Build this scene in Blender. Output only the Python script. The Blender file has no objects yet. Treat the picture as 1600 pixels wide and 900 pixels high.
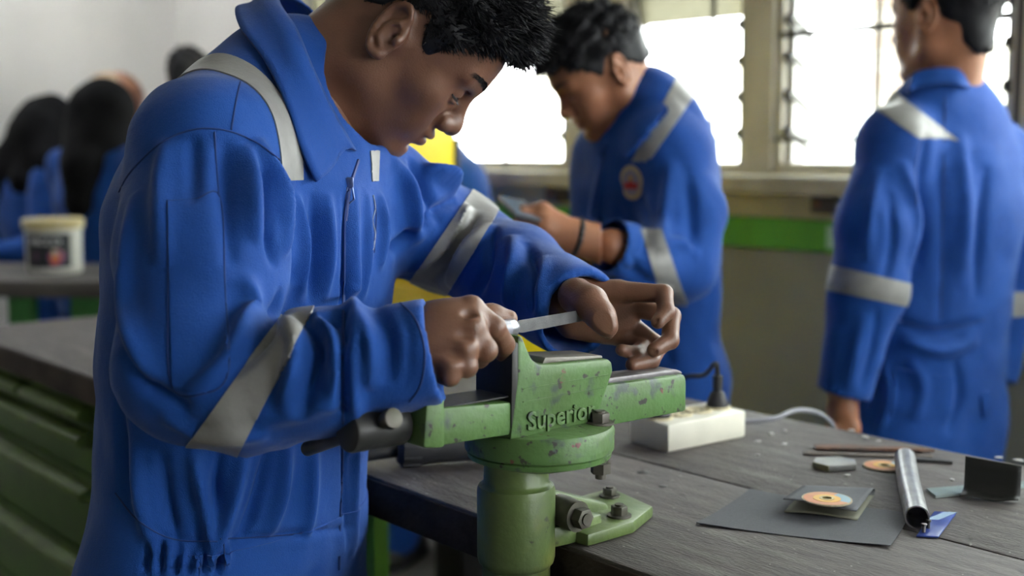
import bpy, bmesh, math, random
import numpy as np
from mathutils import Vector, Matrix
from mathutils.bvhtree import BVHTree

random.seed(7)
RNG = np.random.default_rng(7)
SC = bpy.context.scene
COL = SC.collection

# ------------------------------------------------------------------ camera
FPX = 1900.0                                  # focal length in pixels of a 1600 px wide frame
PITCH = math.atan(215 / FPX)
CAM = np.array([0, 0, 1.27])
cam = bpy.data.cameras.new('camera'); cam_o = bpy.data.objects.new('camera', cam); COL.objects.link(cam_o)
cam.sensor_width = 36; cam.lens = FPX / 1600 * 36; cam.clip_start = .05; cam.clip_end = 200
cam_o.location = CAM; cam_o.rotation_euler = (math.pi / 2 - PITCH, 0, 0)
cam.dof.use_dof = True; cam.dof.focus_distance = 1.29; cam.dof.aperture_fstop = 2.8
SC.camera = cam_o

# ------------------------------------------------------------------ sky, exposure
SC.view_settings.view_transform = 'Standard'; SC.view_settings.look = 'None'
SC.view_settings.gamma = 1.0; SC.view_settings.use_curve_mapping = False
SC.view_settings.exposure = 2.08
world = bpy.data.worlds.new('sky'); SC.world = world; world.use_nodes = True
wn = world.node_tree.nodes['Background']
wn.inputs[0].default_value = (0.93, 0.97, 1.0, 1); wn.inputs[1].default_value = 5.5

# ------------------------------------------------------------------ pixel and bench helpers
_F = np.array([0, math.cos(PITCH), -math.sin(PITCH)]); _U = np.array([0, math.sin(PITCH), math.cos(PITCH)]); _R = np.array([1., 0, 0])
def ray(px, py): return _F + (px - 800) / FPX * _R - (py - 450) / FPX * _U
def P(px, py, Y):
    d = ray(px, py); return CAM + d * (Y / d[1])
def PZ(px, py, z):
    d = ray(px, py); return CAM + d * ((z - CAM[2]) / d[2])
def project(v):
    d = v - CAM; w = d @ _F
    return np.stack([800 + FPX * (d @ _R) / w, 450 - FPX * (d @ _U) / w], -1)
BA = math.atan2(-.7556, .655)                 # the benches and the window wall run along this direction
UV = np.array([math.cos(BA), math.sin(BA), 0]); NV = np.array([-math.sin(BA), math.cos(BA), 0])
def B(u, n, z=0.): return u * UV + n * NV + np.array([0, 0, z])
def PN(px, py, n):                            # pixel to (u, z) on a plane parallel to the window wall
    d = ray(px, py); p = CAM + d * ((n - CAM @ NV) / (d @ NV)); return p @ UV, p[2]
BZ = 0.85

# ------------------------------------------------------------------ materials
MATS = {}
def mat(name, col, rough=.6, metal=0., var=0., vscale=8., col2=None, bump=0., bscale=40., spec=None, stretch=None, detail=6.):
    """procedural material: colour, optional noise to a second colour, optional bump"""
    if name in MATS: return MATS[name]
    m = bpy.data.materials.new(name); m.use_nodes = True; nt = m.node_tree; N = nt.nodes; L = nt.links
    b = N['Principled BSDF']; b.inputs['Base Color'].default_value = (*col, 1); b.inputs['Roughness'].default_value = rough; b.inputs['Metallic'].default_value = metal
    if spec is not None: b.inputs['Specular IOR Level'].default_value = spec
    tc = N.new('ShaderNodeTexCoord'); mp = N.new('ShaderNodeMapping'); L.new(tc.outputs['Object'], mp.inputs[0])
    if stretch: mp.inputs['Scale'].default_value = stretch
    if var > 0 or col2:
        n = N.new('ShaderNodeTexNoise'); n.inputs['Scale'].default_value = vscale; n.inputs['Detail'].default_value = detail; L.new(mp.outputs[0], n.inputs[0])
        r = N.new('ShaderNodeValToRGB'); c2 = col2 or tuple(c * (1 - var) for c in col)
        r.color_ramp.elements[0].position = .35; r.color_ramp.elements[1].position = .68
        r.color_ramp.elements[0].color = (*c2, 1); r.color_ramp.elements[1].color = (*col, 1)
        L.new(n.outputs[0], r.inputs[0]); L.new(r.outputs[0], b.inputs['Base Color'])
    if bump > 0:
        n2 = N.new('ShaderNodeTexNoise'); n2.inputs['Scale'].default_value = bscale; n2.inputs['Detail'].default_value = 5; L.new(mp.outputs[0], n2.inputs[0])
        bp = N.new('ShaderNodeBump'); bp.inputs['Strength'].default_value = bump; bp.inputs['Distance'].default_value = .01
        L.new(n2.outputs[0], bp.inputs['Height']); L.new(bp.outputs[0], b.inputs['Normal'])
    MATS[name] = m; return m
def ramp_over(m, col, scale, lo, hi, detail=8., stretch=None, rough=None, seedoff=0., to_metal=None):
    """lay a second colour over a material where a noise passes a threshold (chips, rust, stains)"""
    nt = m.node_tree; N = nt.nodes; L = nt.links; b = N['Principled BSDF']
    tc = N.new('ShaderNodeTexCoord'); mp = N.new('ShaderNodeMapping'); L.new(tc.outputs['Object'], mp.inputs[0])
    mp.inputs['Location'].default_value = (seedoff, seedoff * 1.7, seedoff * .6)
    if stretch: mp.inputs['Scale'].default_value = stretch
    n = N.new('ShaderNodeTexNoise'); n.inputs['Scale'].default_value = scale; n.inputs['Detail'].default_value = detail; L.new(mp.outputs[0], n.inputs[0])
    r = N.new('ShaderNodeMapRange'); r.inputs['From Min'].default_value = lo; r.inputs['From Max'].default_value = hi; L.new(n.outputs[0], r.inputs['Value'])
    mx = N.new('ShaderNodeMix'); mx.data_type = 'RGBA'; L.new(r.outputs[0], mx.inputs['Factor'])
    src = b.inputs['Base Color']
    if src.is_linked: L.new(src.links[0].from_socket, mx.inputs['A'])
    else: mx.inputs['A'].default_value = src.default_value
    mx.inputs['B'].default_value = (*col, 1); L.new(mx.outputs['Result'], src)
    if rough is not None:
        m2 = N.new('ShaderNodeMix'); m2.data_type = 'FLOAT'; L.new(r.outputs[0], m2.inputs['Factor'])
        s2 = b.inputs['Roughness']
        if s2.is_linked: L.new(s2.links[0].from_socket, m2.inputs['A'])
        else: m2.inputs['A'].default_value = s2.default_value
        m2.inputs['B'].default_value = rough; L.new(m2.outputs['Result'], s2)
    return m

# ------------------------------------------------------------------ object helpers
def tag(o, label=None, cat=None, group=None, kind=None):
    if label: o['label'] = label
    if cat: o['category'] = cat
    if group: o['group'] = group
    if kind: o['kind'] = kind
    return o
def empty(name, loc=(0, 0, 0), rz=0., label=None, cat=None, group=None, kind=None):
    o = bpy.data.objects.new(name, None); COL.objects.link(o); o.location = loc; o.rotation_euler = (0, 0, rz); o.empty_display_size = .05
    return tag(o, label, cat, group, kind)
def link(name, me, m, parent=None, smooth=35.):
    o = bpy.data.objects.new(name, me); COL.objects.link(o)
    if m is not None:
        for mm in (m if isinstance(m, (list, tuple)) else [m]): me.materials.append(mm)
    if parent is not None: o.parent = parent
    if smooth:
        me.polygons.foreach_set('use_smooth', np.ones(len(me.polygons), bool))
        if smooth < 179: me.set_sharp_from_angle(angle=math.radians(smooth))
    return o
class MB:
    """collects shapes in one bmesh; build() links them as one mesh object"""
    def __init__(self): self.bm = bmesh.new()
    def _merge(self, t, M=None):
        if M is not None: bmesh.ops.transform(t, matrix=M, verts=t.verts)
        me = bpy.data.meshes.new('t'); t.to_mesh(me); t.free(); self.bm.from_mesh(me); bpy.data.meshes.remove(me)
    def box(self, lo, hi, bev=0., M=None, seg=2):
        t = bmesh.new(); bmesh.ops.create_cube(t, size=1)
        lo = Vector(lo); hi = Vector(hi); s = hi - lo
        bmesh.ops.transform(t, matrix=Matrix.Translation((lo + hi) / 2) @ Matrix.Diagonal((*s, 1)), verts=t.verts)
        if bev > 0: bmesh.ops.bevel(t, geom=list(t.edges), offset=bev, segments=seg, affect='EDGES', profile=.5)
        self._merge(t, M); return self
    def cyl(self, a, b, r, r2=None, n=24, bev=0., M=None):
        a = Vector(a); b = Vector(b); t = bmesh.new(); L = (b - a).length
        bmesh.ops.create_cone(t, cap_ends=True, segments=n, radius1=r, radius2=r if r2 is None else r2, depth=L)
        if bev > 0:
            es = [e for e in t.edges if any(len(f.verts) > 4 for f in e.link_faces)]
            bmesh.ops.bevel(t, geom=es, offset=bev, segments=2, affect='EDGES', profile=.5)
        q = Vector((0, 0, 1)).rotation_difference((b - a).normalized()).to_matrix().to_4x4()
        bmesh.ops.transform(t, matrix=Matrix.Translation((a + b) / 2) @ q, verts=t.verts)
        self._merge(t, M); return self
    def lathe(self, prof, n=32, M=None):
        """prof: (r, z) from bottom to top about z"""
        t = bmesh.new(); rings = []
        for r, z in prof:
            rings.append([t.verts.new((r * math.cos(2 * math.pi * i / n), r * math.sin(2 * math.pi * i / n), z)) for i in range(n)])
        for a, b in zip(rings, rings[1:]):
            for i in range(n): t.faces.new((a[i], a[(i + 1) % n], b[(i + 1) % n], b[i]))
        if prof[0][0] > 1e-6: t.faces.new(rings[0][::-1])
        if prof[-1][0] > 1e-6: t.faces.new(rings[-1])
        self._merge(t, M); return self
    def prism(self, poly, axis, lo, hi, bev=0., M=None, seg=2):
        """poly: 2D outline; axis 'x','y','z' is the extrusion axis from lo to hi"""
        t = bmesh.new()
        def v(p, h): return {'x': (h, p[0], p[1]), 'y': (p[0], h, p[1]), 'z': (p[0], p[1], h)}[axis]
        a = [t.verts.new(v(p, lo)) for p in poly]; b = [t.verts.new(v(p, hi)) for p in poly]
        t.faces.new(a[::-1]); t.faces.new(b)
        for i in range(len(poly)): t.faces.new((a[i], a[(i + 1) % len(poly)], b[(i + 1) % len(poly)], b[i]))
        bmesh.ops.recalc_face_normals(t, faces=t.faces)
        if bev > 0: bmesh.ops.bevel(t, geom=list(t.edges), offset=bev, segments=seg, affect='EDGES', profile=.5)
        self._merge(t, M); return self
    def tube(self, pts, r, n=10, closed=False, cap=True):
        pts = [Vector(p) for p in pts]; m = len(pts); t = bmesh.new(); rings = []
        rs = r if isinstance(r, (list, tuple, np.ndarray)) else [r] * m
        up = Vector((0.13, .27, 1)).normalized()
        for i in range(m):
            d = (pts[min(i + 1, m - 1)] - pts[max(i - 1, 0)]).normalized() if not closed else (pts[(i + 1) % m] - pts[i - 1]).normalized()
            s = d.cross(up)
            if s.length < 1e-3: s = d.cross(Vector((1, 0, 0)))
            s.normalize(); w = d.cross(s)
            rings.append([t.verts.new(pts[i] + rs[i] * (math.cos(2 * math.pi * k / n) * s + math.sin(2 * math.pi * k / n) * w)) for k in range(n)])
        for i in range(m if closed else m - 1):
            a = rings[i]; b = rings[(i + 1) % m]
            for k in range(n): t.faces.new((a[k], a[(k + 1) % n], b[(k + 1) % n], b[k]))
        if cap and not closed: t.faces.new(rings[0][::-1]); t.faces.new(rings[-1])
        bmesh.ops.recalc_face_normals(t, faces=t.faces)
        self._merge(t); return self
    def sphere(self, c, r, M=None, u=20, v=12):
        t = bmesh.new(); bmesh.ops.create_uvsphere(t, u_segments=u, v_segments=v, radius=1)
        r = r if isinstance(r, (list, tuple)) else (r, r, r)
        bmesh.ops.transform(t, matrix=Matrix.Translation(c) @ Matrix.Diagonal((*r, 1)), verts=t.verts); self._merge(t, M); return self
    def build(self, name, m, parent=None, loc=(0, 0, 0), rz=0., smooth=35.):
        me = bpy.data.meshes.new(name); self.bm.to_mesh(me); self.bm.free()
        o = link(name, me, m, parent, smooth); o.location = loc; o.rotation_euler = (0, 0, rz); return o
def spline(pts, n=8):
    """Catmull-Rom through points"""
    pts = [np.array(p, float) for p in pts]; out = []
    q = [2 * pts[0] - pts[1]] + pts + [2 * pts[-1] - pts[-2]]
    for i in range(1, len(q) - 2):
        for k in range(n):
            t = k / n; a, b, c, d = q[i - 1:i + 3]
            out.append(.5 * (2 * b + (c - a) * t + (2 * a - 5 * b + 4 * c - d) * t * t + (3 * b - a - 3 * c + d) * t ** 3))
    out.append(pts[-1]); return out
def text_mesh(s, size, extrude, m, name, parent=None, bevel=0., shear=0., spacing=1.):
    cu = bpy.data.curves.new('t', 'FONT'); cu.body = s; cu.size = size; cu.extrude = extrude; cu.bevel_depth = bevel; cu.shear = shear; cu.space_character = spacing
    cu.align_x = 'CENTER'; cu.align_y = 'CENTER'; cu.resolution_u = 3
    o = bpy.data.objects.new('t', cu); COL.objects.link(o); dg = bpy.context.evaluated_depsgraph_get(); dg.update()
    me = bpy.data.meshes.new_from_object(o.evaluated_get(dg)); bpy.data.objects.remove(o)
    me.materials.clear()
    return link(name, me, m, parent, 30)

# ================================================================== THE ROOM
WN = 2.65                                     # window wall: n of its inner face
U0, U1 = -5.5, 4.3                            # end walls
NF = -3.4                                     # wall behind the camera
CEIL = 3.1
RZ = BA
M_cream = mat('cream plaster', (.80, .775, .735), .9, var=.12, vscale=2.2, bump=.12, bscale=60)
M_greywall = mat('grey wall paint', (.24, .245, .22), .75, var=.18, vscale=3)
M_greenband = mat('green wall paint', (.08, .38, .045), .6, var=.2, vscale=6)
M_frame = mat('beige window paint', (.60, .56, .46), .6, var=.25, vscale=9)
M_darkframe = mat('dark steel bar', (.05, .045, .04), .6)
M_floor = mat('worn concrete', (.30, .285, .26), .7, var=.35, vscale=3.5, bump=.05)
M_alu = mat('aluminium louvre rail', (.42, .42, .42), .4, metal=.7)
ST = dict(kind='structure')
def struct(mb, name, m, smooth=None, parent=None):
    o = mb.build(name, m, parent, rz=0 if parent else RZ, smooth=smooth)
    if parent is None: o['kind'] = 'structure'
    return o
struct(MB().box((U0 - .15, NF - .15, -.12), (U1 + .15, WN + .15, 0)), 'floor', M_floor)
ce = MB(); sk = (-5.1, -4.8, .2, 2.0)               # ceiling with an unseen opening added to brighten the end wall
ce.box((U0 - .15, NF - .15, CEIL), (sk[0], WN + .15, CEIL + .12)); ce.box((sk[1], NF - .15, CEIL), (U1 + .15, WN + .15, CEIL + .12))
ce.box((sk[0], NF - .15, CEIL), (sk[1], sk[2], CEIL + .12)); ce.box((sk[0], sk[3], CEIL), (sk[1], WN + .15, CEIL + .12))
struct(ce, 'ceiling', mat('grey ceiling board', (.50, .50, .48), .9))
struct(MB().box((U0 - .15, NF, 0), (U0, WN, CEIL)), 'wall_left', M_cream)
# the right wall has an unseen opening, added to bring in side light
wr = MB(); wr.box((U1, NF, 0), (U1 + .15, WN, .9)); wr.box((U1, NF, 2.6), (U1 + .15, WN, CEIL)); wr.box((U1, NF, .9), (U1 + .15, 1.2, 2.6)); wr.box((U1, 2.45, .9), (U1 + .15, WN, 2.6))
M_drab = mat('drab plaster', (.36, .35, .32), .9, var=.15, vscale=2)
struct(wr, 'wall_right', M_drab)
struct(MB().box((U0 - .15, NF - .15, 0), (U1 + .15, NF, CEIL)), 'wall_front', M_drab)
# window wall
SILL = PN(1203, 266, WN)[1]
HEAD = 2.45
GT = PN(1214, 340, WN)[1]; GB = PN(1212, 388, WN)[1]
wins = []
for x0, x1 in ((463, 885), (958, 1166), (1203, 1590)):
    wins.append((PN(x0, 250, WN)[0], PN(x1, 250, WN)[0]))
wins.append((wins[2][1] + .14, wins[2][1] + 1.2)); wins.append((wins[3][1] + .14, wins[3][1] + 1.3)); wins.append((wins[4][1] + .14, wins[4][1] + 1.3))
wb = MB()
UC = PN(432, 250, WN)[0]
edges = [UC] + [e for w in wins for e in w] + [U1 + .15]
for i in range(0, len(edges), 2): wb.box((edges[i], WN, SILL), (edges[i + 1], WN + .15, HEAD))
wb.box((UC, WN, HEAD), (U1 + .15, WN + .15, CEIL)); wb.box((UC, WN, GB), (U1 + .15, WN + .15, SILL))
struct(MB().box((U0 - .15, WN, 0), (UC, WN + .15, CEIL)), 'wall_corner', M_cream)
struct(wb, 'wall_back', mat('beige window wall', (.62, .57, .44), .85, var=.3, vscale=5))
lower = struct(MB().box((UC, WN - .012, 0), (U1, WN + .15, GB)), 'trim_1', M_greywall)
struct(MB().box((UC, WN - .022, GB), (U1, WN + .02, GT), .004), 'trim_2', M_greenband)
struct(MB().box((wins[0][0] - .05, WN - .10, SILL - .062), (U1, WN + .16, SILL - .012), .008), 'trim_3', mat('grey beige sill', (.50, .46, .37), .7, var=.35, vscale=8))
# dirty glass of the closed louvres and clear glass
def glass_mat(name, tint, diff, amount):
    m = bpy.data.materials.new(name); m.use_nodes = True; N = m.node_tree.nodes; L = m.node_tree.links; N.clear()
    out = N.new('ShaderNodeOutputMaterial'); tr = N.new('ShaderNodeBsdfTransparent'); tr.inputs[0].default_value = (*tint, 1)
    df = N.new('ShaderNodeBsdfTranslucent'); df.inputs[0].default_value = (*diff, 1)
    gl = N.new('ShaderNodeBsdfGlossy'); gl.inputs['Roughness'].default_value = .08; gl.inputs[0].default_value = (.8, .8, .8, 1)
    n = N.new('ShaderNodeTexNoise'); n.inputs['Scale'].default_value = 5; n.inputs['Detail'].default_value = 4
    mr = N.new('ShaderNodeMapRange'); mr.inputs['From Min'].default_value = .3; mr.inputs['From Max'].default_value = .75
    mr.inputs['To Min'].default_value = amount * .7; mr.inputs['To Max'].default_value = min(1, amount * 1.25); L.new(n.outputs[0], mr.inputs[0])
    m1 = N.new('ShaderNodeMixShader'); L.new(mr.outputs[0], m1.inputs[0]); L.new(tr.outputs[0], m1.inputs[1]); L.new(df.outputs[0], m1.inputs[2])
    m2 = N.new('ShaderNodeMixShader'); m2.inputs[0].default_value = .06; L.new(m1.outputs[0], m2.inputs[1]); L.new(gl.outputs[0], m2.inputs[2])
    L.new(m2.outputs[0], out.inputs[0]); return m
G_clear = glass_mat('clear louvre glass', (.92, .94, .92), (.8, .8, .75), .08)
G_dirty = glass_mat('dusty louvre glass', (.22, .22, .185), (.24, .23, .18), .5)
HW = .085                                     # height of a louvre blade
for wi, (a, b) in enumerate(wins):
    root = empty('window_%d' % (wi + 1), B((a + b) / 2, WN + .06, SILL), RZ, kind='structure'); w = (b - a) / 2
    fr = .028
    fm = MB()
    for lo, hi in (((-w, -.05, 0), (-w + fr, .05, HEAD - SILL)), ((w - fr, -.05, 0), (w, .05, HEAD - SILL)), ((-w, -.05, -.012), (w, .05, .02)), ((-w, -.05, HEAD - SILL - .04), (w, .05, HEAD - SILL))):
        fm.box(lo, hi, .003)
    fm.build('window_frame', M_frame, root)
    # louvre rails with clips on each side, blades between
    for s in (-1, 1):
        rm = MB().box((s * (w - fr) - (.022 if s > 0 else 0), -.03, .02), (s * (w - fr) + (.022 if s < 0 else 0), .03, HEAD - SILL - .04))
        rl = rm.build('louvre_rail', M_alu, root)
    nb = int((HEAD - SILL - .06) / .098)
    for k in range(nb):
        z = .03 + .098 * k + .049
        closed = wi in (0, 1) and z > .42
        ang = math.radians(12 if closed else 62)
        M = Matrix.Translation((0, 0, z)) @ Matrix.Rotation(ang, 4, 'X')
        bl = MB().box((-w + fr + .012, -.0025, -.052), (w - fr - .012, .0025, .052)).build('louvre_blade', G_dirty if closed else G_clear, root)
        bl.matrix_local = M
        for s in (-1, 1):
            cm = MB().box((s * (w - fr - .014) - .010, -.012, -.054), (s * (w - fr - .014) + .010, .012, .054), .002).build('louvre_clip', M_darkframe, root)
            cm.matrix_local = M
    bm_ = MB(); zz = PN(1270, 218, WN + .02)[1] - SILL
    bm_.box((-w + fr, -.075, zz - .006), (w - fr, -.063, zz + .006)).build('security_bar', M_darkframe, root)
    if wi == 2:
        zb = PN(1300, 50, WN + .02)[1] - SILL
        MB().box((-w + fr, -.07, zb - .008), (w - fr, -.055, zb + .008)).build('security_bar', M_darkframe, root)
    for q in ((-.33, .33) if wi in (0, 3, 4, 5) else (.28,) if wi == 1 else (-.02, .5)):
        MB().box((q * w * 2 - .005, -.08, .0), (q * w * 2 + .005, -.07, HEAD - SILL - .04)).build('security_bar', M_darkframe, root)
# dark fittings under the sill and a pale blue sticker on the green band
for px, py, lb in ((1302, 318, 'small dark metal box under the window sill beside the back-turned man'), (880, 303, 'small dark metal box under the window sill beside the man with phone')):
    u, z = PN(px, py, WN)
    t = empty('junction_box', B(u, WN, z), RZ, lb, 'box')
    MB().box((-.035, -.05, -.025), (.035, 0, .022), .004).build('casing', mat('dark box', (.07, .06, .055), .6), t)
    MB().cyl((-.012, -.052, 0), (-.012, -.05, 0), .008, n=12).build('knob', mat('red knob', (.2, .06, .05), .5), t)
u, z = PN(1307, 370, WN)
tag(MB().box((-.014, -.0035, -.028), (.014, 0, .028)).build('sticker', mat('pale sticker', (.32, .55, .48), .5), None, B(u, WN - .022, z), RZ), 'pale blue-green sticker on the green wall stripe', 'sticker')

# outside the windows: pale yard, white building low down and tree crowns above
struct(MB().box((-14, WN + .2, -.2), (12, 16, -.05)), 'ground', mat('pale yard', (.6, .57, .5), .9, var=.2))
hs = empty('white_building', B(-1.5, 9.0, 0), RZ, 'pale white building across the yard seen through the louvres', 'building')
MB().box((-9, 0, -.05), (9, .3, 1.95)).build('wall', mat('white render', (.85, .84, .8), .9, var=.1), hs)
MB().box((-9.1, -.35, 1.95), (9.1, .4, 2.05)).build('roof_edge', mat('eave', (.55, .5, .42), .8), hs)
for k in range(6): MB().box((-7.8 + 2.8 * k, -.01, .9), (-6.8 + 2.8 * k, .02, 1.6)).build('window', mat('far window', (.35, .38, .36), .3), hs)
M_leaf = mat('sunlit leaves', (.17, .24, .07), .7, var=.6, vscale=1.5)
M_bark = mat('grey bark', (.18, .14, .1), .9)
for k, (u, n, r, lb) in enumerate(((-4.4, 7.0, 1.25, 'leafy tree seen through the window between the bent worker and the man with phone'), (-1.2, 7.4, 1.2, 'leafy tree outside the middle window behind the man with phone'), (2.0, 7.2, 1.2, 'leafy tree outside the window behind the back-turned man'))):
    t = empty('tree', B(u, n, -.05), 0, lb, 'tree', 'trees in the yard')
    MB().tube([(0, 0, 0), (.04, .02, 1.2), (-.03, .05, 2.4), (0, 0, 3.2)], [.13, .11, .09, .05]).build('trunk', M_bark, t)
    vs = []; fs = []
    for i in range(2600):
        d = RNG.normal(size=3); d /= np.linalg.norm(d); c = np.array([0, 0, 3.5]) + d * r * np.array([1, 1, .95]) * RNG.uniform(.55, 1)
        a = RNG.normal(size=3); a /= np.linalg.norm(a); b2 = np.cross(a, RNG.normal(size=3)); b2 /= np.linalg.norm(b2); s = RNG.uniform(.05, .1)
        j = len(vs); vs += [c - a * s, c + b2 * s * .5, c + a * s, c - b2 * s * .5]; fs.append((j, j + 1, j + 2, j + 3))
    me = bpy.data.meshes.new('foliage'); me.from_pydata([tuple(v) for v in vs], [], fs); link('foliage', me, M_leaf, t, None)['kind'] = 'stuff'

# ================================================================== BENCHES
M_top = mat('worn dark bench wood', (.098, .082, .078), .62, col2=(.05, .042, .040), vscale=14, bump=.35, bscale=90, stretch=(1, 5, 1))
ramp_over(M_top, (.16, .148, .138), 9, .56, .78, stretch=(.6, 2.5, 1), seedoff=3)
ramp_over(M_top, (.02, .017, .015), 55, .66, .72, seedoff=9)
ramp_over(M_top, (.33, .31, .29), 130, .70, .75, seedoff=5)
ramp_over(M_top, (.07, .14, .14), 5, .68, .80, seedoff=31, stretch=(1, .5, 1))
M_edge = mat('dark bench edge', (.062, .047, .038), .85, spec=.2, col2=(.028, .021, .018), vscale=12, bump=.3, bscale=60)
M_green = mat('bench green paint', (.035, .20, .04), .5, var=.35, vscale=9)
M_cab = mat('drawer green paint', (.05, .14, .008), .45, var=.35, vscale=7, bump=.05)
ramp_over(M_cab, (.03, .035, .01), 25, .66, .75, seedoff=2)
NN, NW = .872, .69                            # near edge and width of the long bench
bench = empty('workbench', B(-1.6, NN + NW / 2, 0), RZ, 'long workbench with dark scarred wooden top, green drawers and green legs', 'workbench')
def bl(u, n): return u + 1.6, n - NN - NW / 2  # to bench-local
UE = -3.02
cracks = [NN, NN + .325, NN + NW]             # two wide planks, a joint between them
for i in range(2):
    a, b = cracks[i], cracks[i + 1]
    x0, y0 = bl(UE, a + (.0 if i == 0 else .0015)); x1, y1 = bl(1.35, b - (.0015 if i == 0 else 0))
    MB().box((x0, y0, BZ - .048), (x1, y1, BZ), .003).build('plank', M_top, bench)
MB().box((*bl(UE + .002, NN - .004), BZ - .052), (*bl(1.34, NN), BZ - .004), .0015).build('front_edge', M_edge, bench)
MB().box((*bl(UE - .004, NN), BZ - .052), (*bl(UE, NN + NW), BZ - .004), .0015).build('end_edge', M_edge, bench)
def rail(u0, u1, n0, n1, z0, z1, nm='rail', m=None): return MB().box((*bl(u0, n0), z0), (*bl(u1, n1), z1), .003).build(nm, m or M_green, bench)
rail(UE + .05, 1.3, NN + NW - .10, NN + NW - .06, BZ - .12, BZ - .052)
rail(-.80, 1.3, NN + .06, NN + .10, BZ - .12, BZ - .052)
for u in (-1.50, -.62, .45, 1.25):
    for n in (NN + .05, NN + NW - .11): rail(u, u + .06, n, n + .06, 0, BZ - .052, 'leg')
# drawer cabinet under the far end
CA, CB = UE + .03, -2.16
cx0, cy0 = bl(CA, NN + .045); cx1, cy1 = bl(CB, NN + NW - .05)
MB().box((cx0, cy0, .06), (cx1, cy1, BZ - .052), .004).build('cabinet_body', M_cab, bench)
MB().box((cx0 + .02, cy0 + .03, 0), (cx1 - .02, cy1 - .03, .06)).build('plinth', M_edge, bench)
zs = [(.745, .785), (.635, .735), (.47, .628), (.30, .462), (.08, .292)]
dl = cx1 - .12
for k, (z0, z1) in enumerate(zs):
    runs = ((cx0 + .02, cx0 + .36), (cx0 + .375, dl)) if k == 0 else ((cx0 + .02, dl),)
    for x0, x1 in runs:
        d = MB().box((x0, cy0 - .012, z0), (x1, cy0 + .01, z1), .003).build('drawer', M_cab, bench)
        hm = MB().prism([(cy0 - .012, z1 - .008), (cy0 - .012, z1 - .042), (cy0 - .02, z1 - .042), (cy0 - .047, z1 - .034), (cy0 - .047, z1 - .020), (cy0 - .02, z1 - .008)], 'x', x0 + .005, x1 - .005, .002)
        hm.build('handle', mat('handle paint', (.10, .18, .025), .45, var=.4, vscale=20), d)
# second table with the bucket
t2 = empty('worktable', P(40, 437, 3.98) * np.array([1, 1, 0]), math.radians(-3), 'small dark-topped worktable on green legs carrying the paint bucket', 'table')
tz = .875
MB().box((-.75, -.3, tz - .05), (.62, .3, tz), .004).build('tabletop', mat('dark table top', (.075, .067, .062), .6, var=.4, vscale=6, bump=.2), t2)
for x in (-.72, .06, .26, .53):
    w = .075 if x < .2 else .09
    for y in (-.26, .2): MB().box((x, y, 0), (x + w, y + .05, tz - .05), .003).build('leg', M_green, t2)
bp_ = P(86, 424, 3.95); bp_[2] = tz
bk = empty('paint_bucket', bp_, math.radians(6), 'white plastic paint bucket with black colourful label and yellowed rim', 'bucket')
MB().lathe([(.083, 0), (.0855, .004), (.0885, .148), (.083, .148), (.080, .01), (0, .01)], 40).build('bucket_body', mat('white plastic', (.62, .62, .58), .4), bk)
MB().lathe([(.0885, .143), (.096, .146), (.0965, .172), (.093, .1755), (0, .1735)], 40).build('lid', mat('yellowed lid', (.70, .66, .50), .45, col2=(.50, .40, .16), vscale=9), bk)
def curved_patch(r0, a0, a1, z0, z1, n=20, slope=.0):
    vs = []; fs = []
    for i in range(n + 1):
        a = a0 + (a1 - a0) * i / n
        for z in (z0, z1): r = r0 + slope * z; vs.append((r * math.cos(a), r * math.sin(a), z))
    for i in range(n): fs.append((2 * i, 2 * i + 2, 2 * i + 3, 2 * i + 1))
    me = bpy.data.meshes.new('p'); me.from_pydata(vs, [], fs); return me
M_lab = mat('black label', (.02, .025, .03), .45)
lab = link('label', curved_patch(.0862, math.radians(-142), math.radians(-40), .022, .13, slope=.02), M_lab, bk)
# print on the label: pale block letters and a coloured splash
def on_can(me, r):
    for v in me.vertices:
        x, y, z = v.co; a = math.radians(-91) + x / r; rr = r + z + .02 * y; v.co = (rr * math.cos(a), rr * math.sin(a), y)
tx = text_mesh('MICCO', .030, .0006, mat('pale print', (.85, .86, .9), .5), 'lettering', lab, shear=.15)
for v in tx.data.vertices: v.co.y += .104; v.co.x -= .006; v.co.z = v.co.z + .0012
on_can(tx.data, .0863)
def blob(cx, cy, rx, ry, col, nm, dz):
    me = bpy.data.meshes.new(nm); k = 18
    vs = [(cx, cy, dz)] + [(cx + rx * (1 + .18 * math.sin(5 * t)) * math.cos(t), cy + ry * (1 + .2 * math.cos(3 * t)) * math.sin(t), dz) for t in [2 * math.pi * i / k for i in range(k)]]
    me.from_pydata(vs, [], [(0, 1 + i, 1 + (i + 1) % k) for i in range(k)]); on_can(me, .0863); link(nm, me, mat(nm + str(round(cx, 3)), col, .5), lab)
blob(.030, .052, .026, .024, (.22, .05, .20), 'print_splash', .0008)
blob(.036, .062, .016, .020, (.42, .16, .25), 'print_splash', .0012)
blob(.026, .052, .015, .018, (.62, .14, .03), 'print_splash', .0016)
blob(.024, .070, .008, .012, (.55, .5, .36), 'print_splash', .0020)
blob(-.032, .060, .010, .016, (.10, .05, .10), 'print_splash', .0010)
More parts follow.
